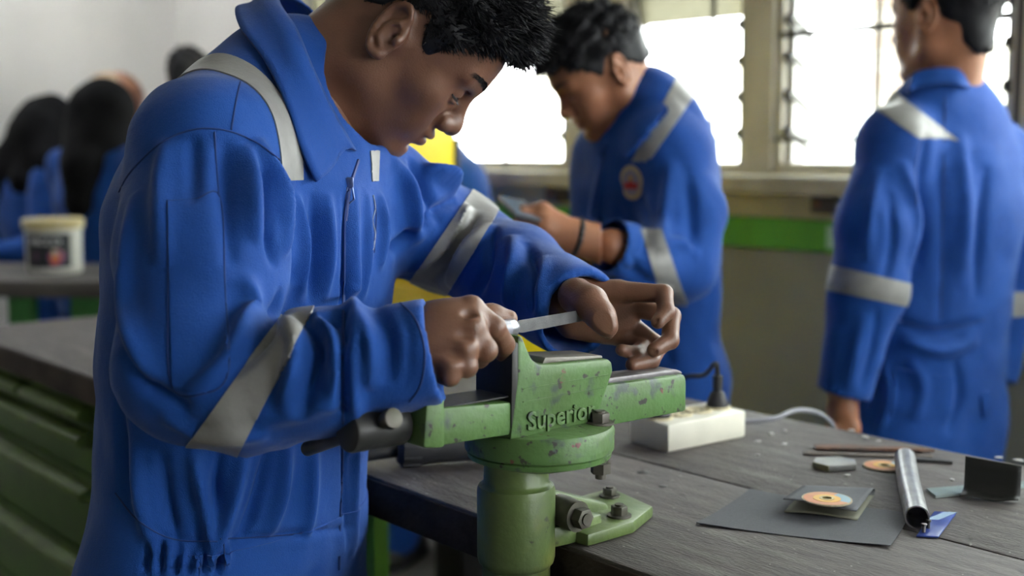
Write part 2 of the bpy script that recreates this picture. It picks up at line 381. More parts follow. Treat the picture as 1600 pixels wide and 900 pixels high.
# yellow machine cabinet behind the bench
ym = mat('yellow enamel', (.95, .70, .0), .4, var=.05, vscale=4)
N0, N1 = 1.70, 2.0
u_c = PN(711, 260, 1.93)[0]; u_b = PN(905, 520, N1)[0]; ucen = u_b - .35
yc = empty('machine_cabinet', B(ucen, (N0 + N1) / 2, 0), RZ, 'bright yellow steel machine cabinet behind the bench, tall column on a wide base', 'cabinet')
yb = u_b - ucen; yk = u_c - ucen; hn = (N1 - N0) / 2; lft = yb - .78
MB().box((lft, -hn, .50), (yb, hn, .98), .012).build('base_cabinet', ym, yc)
MB().box((lft, -hn + .03, .98), (yk, hn - .07, 1.58), .008).build('column', ym, yc)
MB().box((yk - .03, hn - .07, .985), (yk + .004, hn - .055, 1.30), .003).build('side_rail', mat('black rubber', (.02, .02, .022), .6), yc)
MB().box((yb - .30, -.06, .02), (yb - .19, .06, .50), .005).build('pedestal', M_darkframe, yc)
MB().box((yb - .42, -.15, 0), (yb - .08, .15, .02), .004).build('foot_plate', M_darkframe, yc)
for x0, x1 in ((lft + .02, (lft + yb) / 2 - .01), ((lft + yb) / 2 + .01, yb - .02)):
    d = MB().box((x0, -hn - .012, .53), (x1, -hn + .002, .95), .004).build('door', ym, yc)
    MB().box((x1 - .04, -hn - .025, .68), (x1 - .025, -hn - .01, .80), .003).build('handle', M_darkframe, d)

# ================================================================== VISE
VU, VNn = -.945, .825
vise = empty('bench_vise', B(VU, VNn, 0), RZ, 'heavy green bench vise with chipped paint on a column clamped to the bench', 'vise')
M_v = mat('chipped green vise paint', (.078, .172, .045), .48, col2=(.064, .125, .030), vscale=16, bump=.12, bscale=120)
ramp_over(M_v, (.045, .07, .05), 40, .57, .68, seedoff=2)
ramp_over(M_v, (.028, .024, .022), 95, .63, .67, seedoff=6, rough=.6)
ramp_over(M_v, (.13, .035, .03), 48, .695, .72, seedoff=14)
ramp_over(M_v, (.06, .075, .10), 30, .68, .74, seedoff=21)
M_vo = mat('olive column paint', (.105, .155, .042), .42, col2=(.06, .09, .028), vscale=9, bump=.1, bscale=90)
ramp_over(M_vo, (.03, .035, .02), 60, .66, .71, seedoff=4)
ramp_over(M_vo, (.18, .15, .02), 6, .6, .8, seedoff=11)
M_steel = mat('dull worn steel', (.17, .16, .165), .45, metal=.55, col2=(.10, .09, .095), vscale=14, bump=.15, bscale=80)
M_dark = mat('oily steel and jaw shade', (.045, .045, .042), .45, metal=.3, col2=(.02, .02, .02), vscale=12)
M_bolt = mat('grimy bolt steel', (.12, .105, .095), .5, metal=.4, col2=(.06, .06, .04), vscale=30)
def V(u, n): return u - VU, n - VNn
# column: pipe, collars
MB().lathe([(.0365, .08), (.0365, .832), (.040, .836), (.0415, .842), (.0415, .914), (.040, .919), (.0365, .921), (.0345, .924), (.0345, .955)], 40).build('column', M_vo, vise)
MB().lathe([(.075, 0), (.075, .012), (.045, .03), (.0365, .08)], 40).build('foot', M_vo, vise)
# clamp bracket reaching onto the bench
br = MB()
br.prism([(-.030, .010), (.030, .016), (.034, .050), (.030, .10), (-.034, .10), (-.038, .04)], 'z', BZ + .001, BZ + .024, .004)
br.prism([(.005, BZ + .066), (.036, BZ + .062), (.060, BZ + .050), (.142, BZ + .020), (.146, BZ + .008), (.142, BZ + .004), (.005, BZ + .004)], 'x', -.034, -.002, .005)
br.prism([(.005, BZ + .062), (.030, BZ + .060), (.060, BZ + .036), (.060, BZ + .006), (.005, BZ + .006)], 'x', -.034, .020, .006)
br.build('clamp_bracket', M_vo, vise)
pl = MB().prism([(.050, .058), (.050, .128), (.024, .188), (-.052, .205), (-.062, .19), (-.060, .07), (-.03, .05)], 'z', BZ + .0005, BZ + .0145, .003).build('base_plate', M_vo, vise)
def hexbolt(c, axis, r, h, parent, washer=True, nm='bolt'):
    c = Vector(c); a = Vector(axis); m = MB()
    if washer: m.cyl(c, c + a * .002, r * 1.45, n=20)
    m.cyl(c + a * .002, c + a * (.002 + h), r, n=6, bev=.0008); m.cyl(c + a * (.002 + h), c + a * (.004 + h), r * .55, n=14)
    return m.build(nm, M_bolt, parent)
hexbolt((.026, .130, BZ + .0145), (0, 0, 1), .0095, .010, vise); hexbolt((-.036, .178, BZ + .0145), (0, 0, 1), .0085, .008, vise)
# side clamp bolt
MB().cyl((.012, .047, .885), (.044, .047, .885), .0185, .0165, n=28, bev=.003).build('boss', M_bolt, vise)
hexbolt((.044, .047, .885), (1, 0, 0), .0115, .012, vise)
# swivel disc
DX, DN = .012, .022
disc = MB().lathe([(.034, .938), (.060, .946), (.076, .951), (.077, .956), (.075, .9575), (.079, .959), (.0795, .979), (.077, .984), (.03, .987)], 64, M=Matrix.Translation((DX, DN, 0))).build('swivel_disc', M_v, vise)
hexbolt((DX + .045, DN + .045, .9845), (0, 0, 1), .0105, .010, vise)
MB().cyl((DX + .045, DN + .047, .925), (DX + .045, DN + .047, .95), .006, n=12).cyl((DX + .045, DN + .047, .931), (DX + .045, DN + .047, .942), .011, n=6).build('bolt', M_bolt, vise)
# fixed jaw body with the cast name, profile in (n, z)
w0, w1 = -.007, .05
def nz(n, z): return (n - VNn, z)
body = MB().prism([nz(.774, .984), nz(.884, .981), nz(.892, .983), nz(.919, 1.036), nz(.917, 1.046), nz(.912, 1.050), nz(.83, 1.054), nz(.812, 1.056), nz(.803, 1.062), nz(.796, 1.074), nz(.790, 1.087), nz(.784, 1.088), nz(.784, 1.045)], 'x', w0, w1, .003)
body.build('fixed_jaw', M_v, vise)
MB().prism([nz(.774, .984), nz(.884, .980), nz(.884, .974), nz(.80, .978)], 'x', w0 + .01, w1 - .01).build('saddle', M_dark, vise)
for z in (1.020, 1.033): MB().box((w1 - .0008, .790 - VNn, z), (w1 + .0012, .912 - VNn - (1.036 - z) * .5, z + .0009)).build('casting_seam', M_v, vise)
anv = MB().prism([nz(.822, 1.0545), nz(.909, 1.0505), nz(.908, 1.0535), nz(.826, 1.0605)], 'x', w0 + .006, w1 - .006, .001).build('anvil_plate', mat('worn grey anvil', (.21, .195, .17), .5, metal=.3, col2=(.13, .12, .10), vscale=12, bump=.2), vise)
tx = text_mesh('Superior', .0265, .0010, M_v, 'raised_lettering', vise, bevel=.0007, spacing=1.02)
tx.matrix_local = Matrix.Translation((w1 + .0008, .842 - VNn, .9985)) @ Matrix.Rotation(math.radians(90), 4, 'Z') @ Matrix.Rotation(math.radians(90), 4, 'X') 
# slide behind and in front
MB().prism([nz(.895, .976), nz(1.043, .974), nz(1.043, 1.008), nz(1.040, 1.0175), nz(.90, 1.022)], 'x', w0 + .008, w1 - .004, .004).build('slide_rear', M_v, vise)
MB().prism([nz(.914, 1.0205), nz(1.042, 1.0165), nz(1.041, 1.0195), nz(1.03, 1.0235), nz(.914, 1.027)], 'x', w0 + .016, w1 - .010, .0015).build('slide_cap', M_steel, vise)
MB().prism([nz(.690, .991), nz(.782, .988), nz(.782, 1.021), nz(.690, 1.028)], 'x', w0 + .003, w1 - .003, .003).build('slide_front', M_v, vise)
MB().box((w0 + .006, .692 - VNn, 1.026), (w1 - .006, .780 - VNn, 1.0275)).build('slide_top', M_dark, vise)
MB().prism([nz(.664, .994), nz(.690, .990), nz(.690, 1.040), nz(.684, 1.043), nz(.668, 1.038)], 'x', w0 - .004, w1 + .0035, .004).build('front_plate', M_v, vise)
MB().prism([nz(.776, .99), nz(.786, .99), nz(.7865, 1.080), nz(.781, 1.082), nz(.777, 1.074)], 'x', w0 - .001, w1 - .001, .0015).build('jaw_shade_plate', M_dark, vise)  # dark plate put in for the shade on the jaw's end face
# spindle head and handle bar
MB().cyl((.018, .664 - VNn, 1.013), (.018, .602 - VNn, 1.0135), .0215, .0205, n=32, bev=.004).build('spindle_head', M_dark, vise)
hb = MB().cyl((.048, .632 - VNn, 1.026), (-.10, .632 - VNn, .970), .0075, n=16).cyl((.052, .632 - VNn, 1.0275), (.043, .632 - VNn, 1.0245), .0098, n=18, bev=.001).build('handle_bar', M_bolt, vise)
# ================================================================== THINGS ON THE BENCH
def at(px, py, z=BZ): return PZ(px, py, z)
def ang(a, b): d = at(*b) - at(*a); return math.atan2(d[1], d[0])
M_white = mat('off-white plastic', (.68, .65, .55), .4, var=.12, vscale=20)
a, b = at(1048, 709), at(1169, 684); L_ = np.linalg.norm(b - a)
st = empty('power_strip', (a + b) / 2 + .5 * (at(980, 690) - a), math.atan2(*(b - a)[1::-1]), 'off-white four-socket power strip lying on the bench behind the vise', 'power strip')
hw, hl = .040, L_ / 2
MB().box((-hl, -hw, 0), (hl, hw, .040), .004).build('casing', M_white, st)
for k in range(4):
    x = -hl * .74 + k * hl * .5
    sk = MB().lathe([(.0195, .0395), (.0195, .0425), (.0175, .0430), (.0165, .041), (0, .0405)], 28, M=Matrix.Translation((x, 0, 0))).build('socket', mat('cream socket', (.55, .48, .30), .5), st)
    if 0 < k < 3:
        for s in (-1, 1): MB().cyl((x + s * .0065, .0, .0404), (x + s * .0065, 0, .0414), .0022, n=10).build('pin_hole', M_dark, sk)
M_blk = mat('black rubber', (.02, .02, .022), .6)
sp_o = st.matrix_basis.copy(); st_m = Matrix.Translation(st.location) @ Matrix.Rotation(st.rotation_euler.z, 4, 'Z')
def plug(x, h, lb):
    p = st_m @ Vector((x, 0, .0425))
    t = empty('power_plug', p, st.rotation_euler.z, lb, 'plug')
    MB().lathe([(.016, 0), (.0165, .004), (.010, h * .45), (.0068, h * .5), (.0068, h), (.0045, h)], 20).build('plug_body', M_blk, t)
    for k in range(3): MB().lathe([(.0078, h * .62 + k * .006), (.0078, h * .62 + k * .006 + .003)], 14).build('strain_rib', M_blk, t)
    return p
p1 = plug(hl * .76, .046, 'black plug standing in the right-hand socket of the power strip')
p0 = plug(-hl * .74, .016, 'flat black plug in the left-hand socket of the power strip')
top = Vector(p1) + Vector((0, 0, .045))
cb = spline([top, top + Vector((-.003, .004, .018)), P(1100, 586, 1.93), P(1075, 588, 1.99), P(1040, 600, 2.02), at(1010, 622, BZ + .004), at(960, 618, BZ + .004), at(880, 612, BZ + .004)], 8)
tag(MB().tube(cb, .0036, 8).build('power_cable', M_blk), 'black cable arching from the upright plug to behind the vise', 'cable')
cb = spline([st_m @ Vector((hl, .005, .014)), P(1205, 655, 1.80), P(1240, 642, 1.83), P(1270, 643, 1.86), P(1293, 655, 1.87), P(1304, 672, 1.90), P(1310, 700, 1.91), P(1315, 760, 1.92)], 8)
tag(MB().tube(cb, .0040, 8).build('power_cable', mat('grey cable', (.20, .20, .23), .5)), 'grey cable looping from the power strip over the far bench edge', 'cable')
# black power tool lying behind the vise
q0, q1 = at(735, 722), at(655, 727)
tl = empty('power_tool', (q0 + q1) / 2, math.atan2(*(q1 - q0)[1::-1]), 'black power tool with ribbed collar lying on the bench behind the vise', 'tool')
Rx = Matrix.Rotation(math.radians(90), 4, 'Y')
MB().lathe([(.0, -.11), (.026, -.11), (.029, -.10), (.029, .02), (.031, .035), (.031, .06), (.024, .066), (.0, .066)], 28, M=Matrix.Translation((0, 0, .0315)) @ Rx).build('housing', M_blk, tl)
for k in range(12):
    t = 2 * math.pi * k / 12; MB().box((.036, -.003, -.0035), (.06, .003, .002), .001, M=Matrix.Translation((0, .030 * math.cos(t), .0315 + .031 * math.sin(t))) @ Matrix.Rotation(t - math.pi / 2, 4, 'X')).build('rib', M_blk, tl)
MB().cyl((.066, 0, .025), (.17, .0, .014), .012, .009, n=18, bev=.002).build('spindle', M_dark, tl)
MB().box((-.02, -.0295, .027), (-.008, -.027, .031)).build('badge', mat('dull badge', (.18, .17, .15), .5), tl)
# sandpaper sheet, folded sandpaper, discs
M_sand = mat('grey sandpaper', (.085, .088, .10), .85, var=.15, vscale=300, bump=.2, bscale=900)
M_sandb = mat('sandpaper backing', (.17, .165, .12), .8)
def sheet(name, pts, z, thick, m, lb, cat, warp=0., n=10, m2=None):
    """a thin sheet over four bench pixels, slightly warped"""
    c = [at(*p) for p in pts]; vs = []; fs = []
    for i in range(n + 1):
        for j in range(n + 1):
            s, t = i / n, j / n
            p = c[0] * (1 - s) * (1 - t) + c[1] * s * (1 - t) + c[2] * s * t + c[3] * (1 - s) * t
            p = p + np.array([0, 0, z + warp * (math.sin(3 * s) * math.sin(2.5 * t) ** 2 * .6 + (2 * s - 1) ** 2 * (2 * t - 1) ** 2)]); vs.append(p)
    base = np.mean(c, axis=0)
    for i in range(n):
        for j in range(n): q = i * (n + 1) + j; fs.append((q, q + 1, q + n + 2, q + n + 1))
    me = bpy.data.meshes.new(name); me.from_pydata([tuple(v - base) for v in vs], [], fs)
    bm2 = bmesh.new(); bm2.from_mesh(me); bmesh.ops.recalc_face_normals(bm2, faces=bm2.faces)
    if bm2.faces[0].normal.z < 0: bmesh.ops.reverse_faces(bm2, faces=bm2.faces)
    bmesh.ops.solidify(bm2, geom=list(bm2.faces), thickness=thick); bm2.to_mesh(me); bm2.free()
    o = link(name, me, m, None, 30); o.location = base
    if lb: tag(o, lb, cat)
    return o
sheet('sandpaper_sheet', [(1088, 821), (1172, 768), (1424, 806), (1391, 857)], .0012, .0008, M_sand, 'flat sheet of dark grey sandpaper on the bench front', 'sandpaper', .0025)
fsr = empty('folded_sandpaper', at(1296, 790), 0, 'folded piece of grey sandpaper lying on the sandpaper sheet', 'sandpaper')
# a folded sheet: one bent strip
c0, c1, c2, c3 = [at(*p, BZ) for p in ((1224, 806), (1256, 774), (1366, 778), (1338, 818))]
vs = []; fs = []; n1, n2 = 12, 24; ctr = at(1296, 790)
for i in range(n1 + 1):
    s = i / n1; A = c0 * (1 - s) + c3 * s; D = c1 * (1 - s) + c2 * s; W = np.linalg.norm(D - A); e = (D - A) / W
    for j in range(n2 + 1):
        q = j / n2 * 2.1
        if q < 1: x, z = q * W * .97 + .003, .002 + .0015 * math.sin(q * 3 + s * 4) * (1 - q)
        elif q < 1.1: t = (q - 1) / .1 * math.pi; x, z = W * .97 + .003 + .005 * math.sin(t), .0065 - .0045 * math.cos(t)
        else: r_ = q - 1.1; x, z = W * .97 * (1 - r_) + .003 - .006 * r_, .011 + .007 * r_ * (1.1 - .6 * s) + .0014 * math.sin(5 * s) * r_
        vs.append(tuple(A + e * x + np.array([0, 0, z + .002]) - ctr))
for i in range(n1):
    for j in range(n2): k = i * (n2 + 1) + j; fs.append((k, k + n2 + 1, k + n2 + 2, k + 1))
me = bpy.data.meshes.new('paper'); me.from_pydata(vs, [], fs); o = link('paper', me, M_sandb, fsr, 40)
sm = o.modifiers.new('t', 'SOLIDIFY'); sm.thickness = .0009; sm.offset = 0
me.materials.append(M_sand)
for f in me.polygons:
    if f.index % n2 > 10: f.material_index = 1
def cutting_disc(px, py, z, r, lb, flat=True):
    t = empty('cutting_disc', at(px, py, z), .4, lb, 'disc', 'thin cutting discs')
    def ring(r0, r1, z0, h, nm, m, a0=0, a1=2 * math.pi):
        vs = []; fs = []; n = 40
        for i in range(n + 1):
            a = a0 + (a1 - a0) * i / n
            for rr, zz in ((r0, z0), (r1, z0), (r1, z0 + h), (r0, z0 + h)): vs.append((rr * math.cos(a), rr * math.sin(a), zz))
        for i in range(n):
            for k in range(4): fs.append((4 * i + k, 4 * i + 4 + k, 4 * i + 4 + (k + 1) % 4, 4 * i + (k + 1) % 4))
        me = bpy.data.meshes.new(nm); me.from_pydata(vs, [], [f[::-1] for f in fs]); return link(nm, me, m, t, 30)
    ring(.28 * r, r, 0, .0016, 'disc_body', mat('tan disc', (.40, .33, .22), .7, var=.3, vscale=200))
    for k, c in enumerate(((.50, .20, .10), (.48, .22, .12), (.22, .33, .40), (.52, .24, .12))):
        ring(.56 * r, .93 * r, .0016, .0003, 'printed_label', mat('disc label %d' % k, c, .6), k * 1.571 + 2.0, k * 1.571 + 3.571)
    ring(.30 * r, .55 * r, .0016, .0005, 'centre_label', mat('amber disc centre', (.60, .34, .08), .6))
    ring(.19 * r, .30 * r, .0002, .0023, 'steel_bush', mat('bush steel', (.35, .27, .12), .4, metal=.7))
cutting_disc(1292, 781, BZ + .0195, .0285, 'thin orange-printed cutting disc lying on the folded sandpaper')
cutting_disc(1382, 729, BZ + .001, .0275, 'thin orange-printed cutting disc lying flat beside the metal pipe')
# steel pipe, slightly bent
a0, a1, a2 = at(1432, 827) , at(1424, 768), at(1418, 731)
rp = .0135
pts = spline([a0 + (0, 0, rp), a1 + (-.004, 0, rp), a2 + (-.004, 0, rp)], 10)
vs = []; fs = []; n = 28; ct = a1.copy()
for i, p in enumerate(pts):
    p = np.array(p); d = np.array(pts[min(i + 1, len(pts) - 1)]) - np.array(pts[max(i - 1, 0)]); d /= np.linalg.norm(d); s = np.cross(d, (0, 0, 1)); s /= np.linalg.norm(s); w = np.cross(s, d)
    for rr in (rp, rp * .88):
        for k in range(n): vs.append(tuple(p + rr * (math.cos(2 * math.pi * k / n) * s + math.sin(2 * math.pi * k / n) * w) - ct))
for i in range(len(pts) - 1):
    for o_, fl in ((0, 0), (n, 1)):
        for k in range(n):
            a, b = 2 * n * i + o_ + k, 2 * n * i + o_ + (k + 1) % n; q = (a, b, b + 2 * n, a + 2 * n); fs.append(q[::-1] if fl == 0 else q)
for i in (0, len(pts) - 1):
    for k in range(n): a, b = 2 * n * i + k, 2 * n * i + (k + 1) % n; q = (a, a + n, b + n, b); fs.append(q if i == 0 else q[::-1])
me = bpy.data.meshes.new('steel_pipe'); me.from_pydata(vs, [], fs)
bm2 = bmesh.new(); bm2.from_mesh(me); bmesh.ops.recalc_face_normals(bm2, faces=bm2.faces); bm2.to_mesh(me); bm2.free()
o = link('steel_pipe', me, mat('galvanised pipe', (.36, .36, .37), .38, metal=.75, col2=(.22, .22, .23), vscale=40, bump=.05), None, 50); o.location = ct
tag(o, 'short length of grey steel pipe lying on the bench', 'pipe')
# blue metal card with two little studs
cd = empty('blue_card', at(1466, 821), 0, 'small dark blue metal card with two tiny studs beside the pipe', 'card')
c = [at(*p) - at(1466, 821) for p in ((1432, 840), (1466, 842), (1494, 804), (1460, 802))]
MB().prism([(p[0], p[1]) for p in c], 'z', .0008, .0028, .0004).build('plate', mat('blue enamel', (.018, .035, .22), .3, col2=(.03, .06, .25), vscale=90), cd)
cc = [.82 * p + .0 for p in c]; mid = (c[2] + c[3]) / 2
MB().prism([((p[0]) * .62 + mid[0] * .62, (p[1]) * .32 + mid[1] * .62) for p in c], 'z', .0028, .0031).build('pale_highlight', mat('card highlight', (.25, .36, .50), .4), cd)  # paler blue patch painted on the card as its highlight
for k, (px, py) in enumerate(((1443, 835), (1450, 829))):
    q = at(px, py) - at(1466, 821); MB().cyl((q[0], q[1], .0028), (q[0], q[1], .010), .0022, n=14).cyl((q[0], q[1], .010), (q[0], q[1], .0125), .0032, n=14, bev=.0005).build('stud', M_dark if k else M_steel, cd)
# bent black sheet-metal angle
g0, g1, g2, g3 = at(1492, 783), at(1592, 783), at(1600, 768), at(1508, 768)
ag = empty('sheet_angle', at(1545, 776), 0, 'black sheet-metal offcut bent to an upright angle near the bench corner', 'metal offcut')
b0, b1 = at(1506, 771), at(1594, 783); ex = (b1 - b0) / np.linalg.norm(b1 - b0); ey = np.array([ex[1], -ex[0], 0]); wl = np.linalg.norm(b1 - b0); o0 = b0 - at(1545, 776)
def AG(x, y, z): return tuple(o0 + ex * x + ey * y + np.array([0, 0, z]))
vs = []; fs = []; prof = [(.026, .003), (.018, .0035), (.010, .004), (.004, .006), (.0008, .010), (0, .018), (-.001, .034), (-.001, .047)]
nx = 8
for i in range(nx + 1):
    for y, z in prof: vs.append(AG(wl * i / nx, y * (1.15 - .5 * i / nx), z + (.0015 * math.sin(i) if z < .006 else 0) - (.004 * i / nx if z > .04 else 0)))
for i in range(nx):
    for j in range(len(prof) - 1): k = i * len(prof) + j; fs.append((k, k + 1, k + len(prof) + 1, k + len(prof)))
me = bpy.data.meshes.new('bent_sheet'); me.from_pydata(vs, [], fs); o = link('bent_sheet', me, mat('black sheet steel', (.010, .011, .009), .55, var=.3, vscale=40), ag, 60)
o.modifiers.new('t', 'SOLIDIFY').thickness = .0014
# glassy strip below it, clear block, rusty strips and rod
M_gl = mat('greenish glass scrap', (.30, .36, .34), .15, var=.2, vscale=30)
sheet('glass_strip', [(1447, 767), (1462, 779), (1604, 763), (1604, 755)], .0035, .003, M_gl, 'pale greenish glass strip sticking out under the black metal angle', 'glass strip')
bk2 = at(1303, 733)
c = [at(*p) - bk2 for p in ((1270, 731), (1295, 738), (1338, 735), (1336, 727), (1310, 722), (1274, 724))]
blo = empty('clear_block', bk2, 0, 'small clear plastic block with yellowed end beside the cutting disc', 'block')
MB().prism([(p[0], p[1]) for p in c], 'z', .0005, .0085, .001).build('block_body', mat('cloudy plastic', (.24, .24, .235), .4, var=.15, vscale=60), blo)
q0, q1 = c[0], c[1]; nn = np.cross(q1 - q0, (0, 0, 1)); nn /= np.linalg.norm(nn)
MB().prism([tuple((q0)[:2]), tuple(q1[:2]), tuple((q1 + nn * .0008)[:2]), tuple((q0 + nn * .0008)[:2])], 'z', .0008, .0082).build('yellow_end', mat('yellowed end', (.22, .20, .10), .6), blo)
M_rust = mat('rusty strip', (.16, .075, .045), .8, col2=(.07, .05, .042), vscale=40, bump=.3, bscale=150, stretch=(1, 1, 1))
sheet('rusty_strip', [(1254, 708), (1256, 712), (1456, 718), (1456, 714)], .003, .002, mat('brown strip', (.11, .085, .07), .8, var=.4, vscale=50), 'long thin brown metal strip on the far side of the bench', 'metal strip')
sheet('rusty_strip', [(1272, 699), (1274, 705), (1460, 709), (1440, 705)], .0055, .003, M_rust, 'rust-red metal strip lying behind the brown strip', 'metal strip')
o = sheet('thin_rod', [(1426, 718), (1428, 722), (1488, 726), (1488, 723)], .004, .0035, M_dark, 'short dark rod behind the upper end of the pipe', 'rod')
for k, (px, py, s) in enumerate(((1205, 679, .006), (1184, 691, .0045), (1226, 695, .005), (1324, 744, .004), (1352, 684, .006), (1330, 673, .005), (1226, 674, .004), (1488, 751, .004), (1590, 720, .006), (1560, 716, .005), (1184, 712, .003), (1372, 690, .004))):
    m = MB(); pts = [(s * (1 + .4 * random.random()) * math.cos(t), s * (.6 + .4 * random.random()) * math.sin(t)) for t in [i * 1.05 for i in range(6)]]
    m.prism(pts, 'z', .0002, .002, .0004)
    tag(m.build('plastic_scrap', mat('white scrap', (.42, .41, .40), .5), None, at(px, py), random.random() * 3), ['tiny white scrap on the bench near the power strip', 'tiny white scrap on the far right of the bench'][px > 1300], 'scrap', ['scraps near the power strip', 'scraps on the far right of the bench'][px > 1300])
for k, (px, py, s) in enumerate(((1005, 738, .009), (1036, 760, .006))):
    MB().lathe([(s, .0002), (s * .8, .0008), (0, .0009)], 18, M=Matrix.Translation((at(px, py) - np.array(bench.location)).tolist()) if 0 else None).build('bolt_hole', M_dark, bench).matrix_local = Matrix.Rotation(-RZ, 4, 'Z') @ Matrix.Translation(at(px, py) - np.array(bench.location))

# ================================================================== IMPLICIT MODELLING FOR THE PEOPLE
def unit(v): v = np.asarray(v, float); return v / np.linalg.norm(v)
class Vol:
    """distance volume; shapes are blended in with a smooth union and meshed with surface nets"""
    def __init__(s, lo, hi, h):
        s.h = h; s.lo = np.array(lo, float); s.n = np.ceil((np.array(hi) - s.lo) / h).astype(int) + 1
        s.f = np.full(s.n, .5, np.float32); s.ax = [(s.lo[i] + h * np.arange(s.n[i])).astype(np.float32) for i in range(3)]
    def win(s, lo, hi):
        a = np.clip(np.floor((np.array(lo) - s.lo) / s.h).astype(int), 0, s.n); b = np.clip(np.ceil((np.array(hi) - s.lo) / s.h).astype(int) + 1, 0, s.n)
        sl = tuple(slice(x, y) for x, y in zip(a, b))
        return sl, s.ax[0][sl[0]][:, None, None], s.ax[1][sl[1]][None, :, None], s.ax[2][sl[2]][None, None, :]
    def op(s, sl, d, k, mode):
        f = s.f[sl]
        if f.size == 0: return
        if mode == 'sub': f_, d_ = -f, d
        else: f_, d_ = f, d
        if k > 0:
            h = np.maximum(k - np.abs(f_ - d_), 0) / k; r = np.minimum(f_, d_) - h * h * k * .25
        else: r = np.minimum(f_, d_)
        s.f[sl] = -r if mode == 'sub' else r
    def cone(s, a, b, ra, rb, k=.0, squash=None, mode='add', m=.05):
        a = np.asarray(a, float); b = np.asarray(b, float); R = max(ra, rb) + m
        sl, X, Y, Z = s.win(np.minimum(a, b) - R, np.maximum(a, b) + R)
        x, y, z = X - a[0], Y - a[1], Z - a[2]; d = b - a; L2 = max(float(d @ d), 1e-12)
        t = np.clip((x * d[0] + y * d[1] + z * d[2]) / L2, 0, 1)
        x = x - t * d[0]; y = y - t * d[1]; z = z - t * d[2]
        if squash is not None:
            w, q = squash; w = unit(w); c = (x * w[0] + y * w[1] + z * w[2]) * (q - 1)
            x = x + c * w[0]; y = y + c * w[1]; z = z + c * w[2]
        s.op(sl, (np.sqrt(x * x + y * y + z * z) - (ra + (rb - ra) * t)).astype(np.float32), k, mode)
    def chain(s, pts, rs, k=.02, squash=None, mode='add'):
        for i in range(len(pts) - 1): s.cone(pts[i], pts[i + 1], rs[i], rs[i + 1], k, squash, mode)
    def ell(s, c, r, k=.0, R=None, mode='add', m=.04):
        c = np.asarray(c, float); r = np.asarray(r, float); Q = r.max() + m
        if R is None: sl, X, Y, Z = s.win(c - r - m, c + r + m)
        else: sl, X, Y, Z = s.win(c - Q, c + Q)
        x, y, z = X - c[0], Y - c[1], Z - c[2]
        if R is not None: x, y, z = (x * R[0, i] + y * R[1, i] + z * R[2, i] for i in range(3))
        k0 = np.sqrt((x / r[0]) ** 2 + (y / r[1]) ** 2 + (z / r[2]) ** 2); k1 = np.sqrt((x / r[0] ** 2) ** 2 + (y / r[1] ** 2) ** 2 + (z / r[2] ** 2) ** 2)
        s.op(sl, (k0 * (k0 - 1) / np.maximum(k1, 1e-6)).astype(np.float32), k, mode)
    def half(s, p, nrm, k=.0):
        """cut away everything on the +nrm side of a plane"""
        nrm = unit(nrm); d = (s.ax[0][:, None, None] - p[0]) * nrm[0] + (s.ax[1][None, :, None] - p[1]) * nrm[1] + (s.ax[2][None, None, :] - p[2]) * nrm[2]
        s.op((slice(None),) * 3, -d.astype(np.float32), k, 'sub')
    def blur(s, n=1):
        for _ in range(n):
            for a in range(3):
                f = s.f; g = f.copy(); i0 = [slice(None)] * 3; i1 = [slice(None)] * 3; i2 = [slice(None)] * 3
                i0[a] = slice(1, -1); i1[a] = slice(0, -2); i2[a] = slice(2, None)
                g[tuple(i0)] = .5 * f[tuple(i0)] + .25 * (f[tuple(i1)] + f[tuple(i2)]); s.f = g
    def mesh(s):
        f = s.f.copy(); f[0] = f[-1] = .1; f[:, 0] = f[:, -1] = .1; f[:, :, 0] = f[:, :, -1] = .1
        ins = f < 0; c = np.zeros(np.array(f.shape) - 1, np.int8); off = [(i, j, k) for i in (0, 1) for j in (0, 1) for k in (0, 1)]
        for i, j, k in off: c += ins[i:i + c.shape[0], j:j + c.shape[1], k:k + c.shape[2]]
        act = (c > 0) & (c < 8); I = np.argwhere(act); idx = np.full(c.shape, -1, np.int64); idx[act] = np.arange(len(I))
        V8 = np.stack([f[I[:, 0] + i, I[:, 1] + j, I[:, 2] + k] for i, j, k in off], 1); O = np.array(off, float)
        acc = np.zeros((len(I), 3)); cnt = np.zeros(len(I))
        for a in range(8):
            for b in range(a + 1, 8):
                if np.abs(O[a] - O[b]).sum() == 1:
                    m = (V8[:, a] < 0) != (V8[:, b] < 0); t = V8[:, a] / np.where(m, V8[:, a] - V8[:, b], 1)
                    acc += np.where(m[:, None], O[a] + t[:, None] * (O[b] - O[a]), 0); cnt += m
        verts = (I + acc / np.maximum(cnt, 1)[:, None]) * s.h + s.lo; quads = []
        for a in range(3):
            A = [slice(None)] * 3; Bq = [slice(None)] * 3; A[a] = slice(0, -1); Bq[a] = slice(1, None)
            s0 = ins[tuple(A)]; s1 = ins[tuple(Bq)]; E = np.argwhere(s0 != s1); u, v = (a + 1) % 3, (a + 2) % 3
            fl = s0[tuple(E.T)]; E2 = E.copy(); q = []
            for du, dv in ((-1, -1), (0, -1), (0, 0), (-1, 0)):
                e = E2.copy(); e[:, u] += du; e[:, v] += dv; q.append(idx[tuple(e.T)])
            q = np.stack(q, 1); quads.append(np.where(fl[:, None], q, q[:, ::-1]))
        return verts, np.concatenate(quads)
def vnormals(v, q):
    a, b, c, d = (v[q[:, i]] for i in range(4)); n = np.cross(c - a, d - b); out = np.zeros_like(v)
    for i in range(4):
        for k in range(3): out[:, k] += np.bincount(q[:, i], n[:, k], len(v))
    return out / np.maximum(np.linalg.norm(out, axis=1), 1e-12)[:, None]
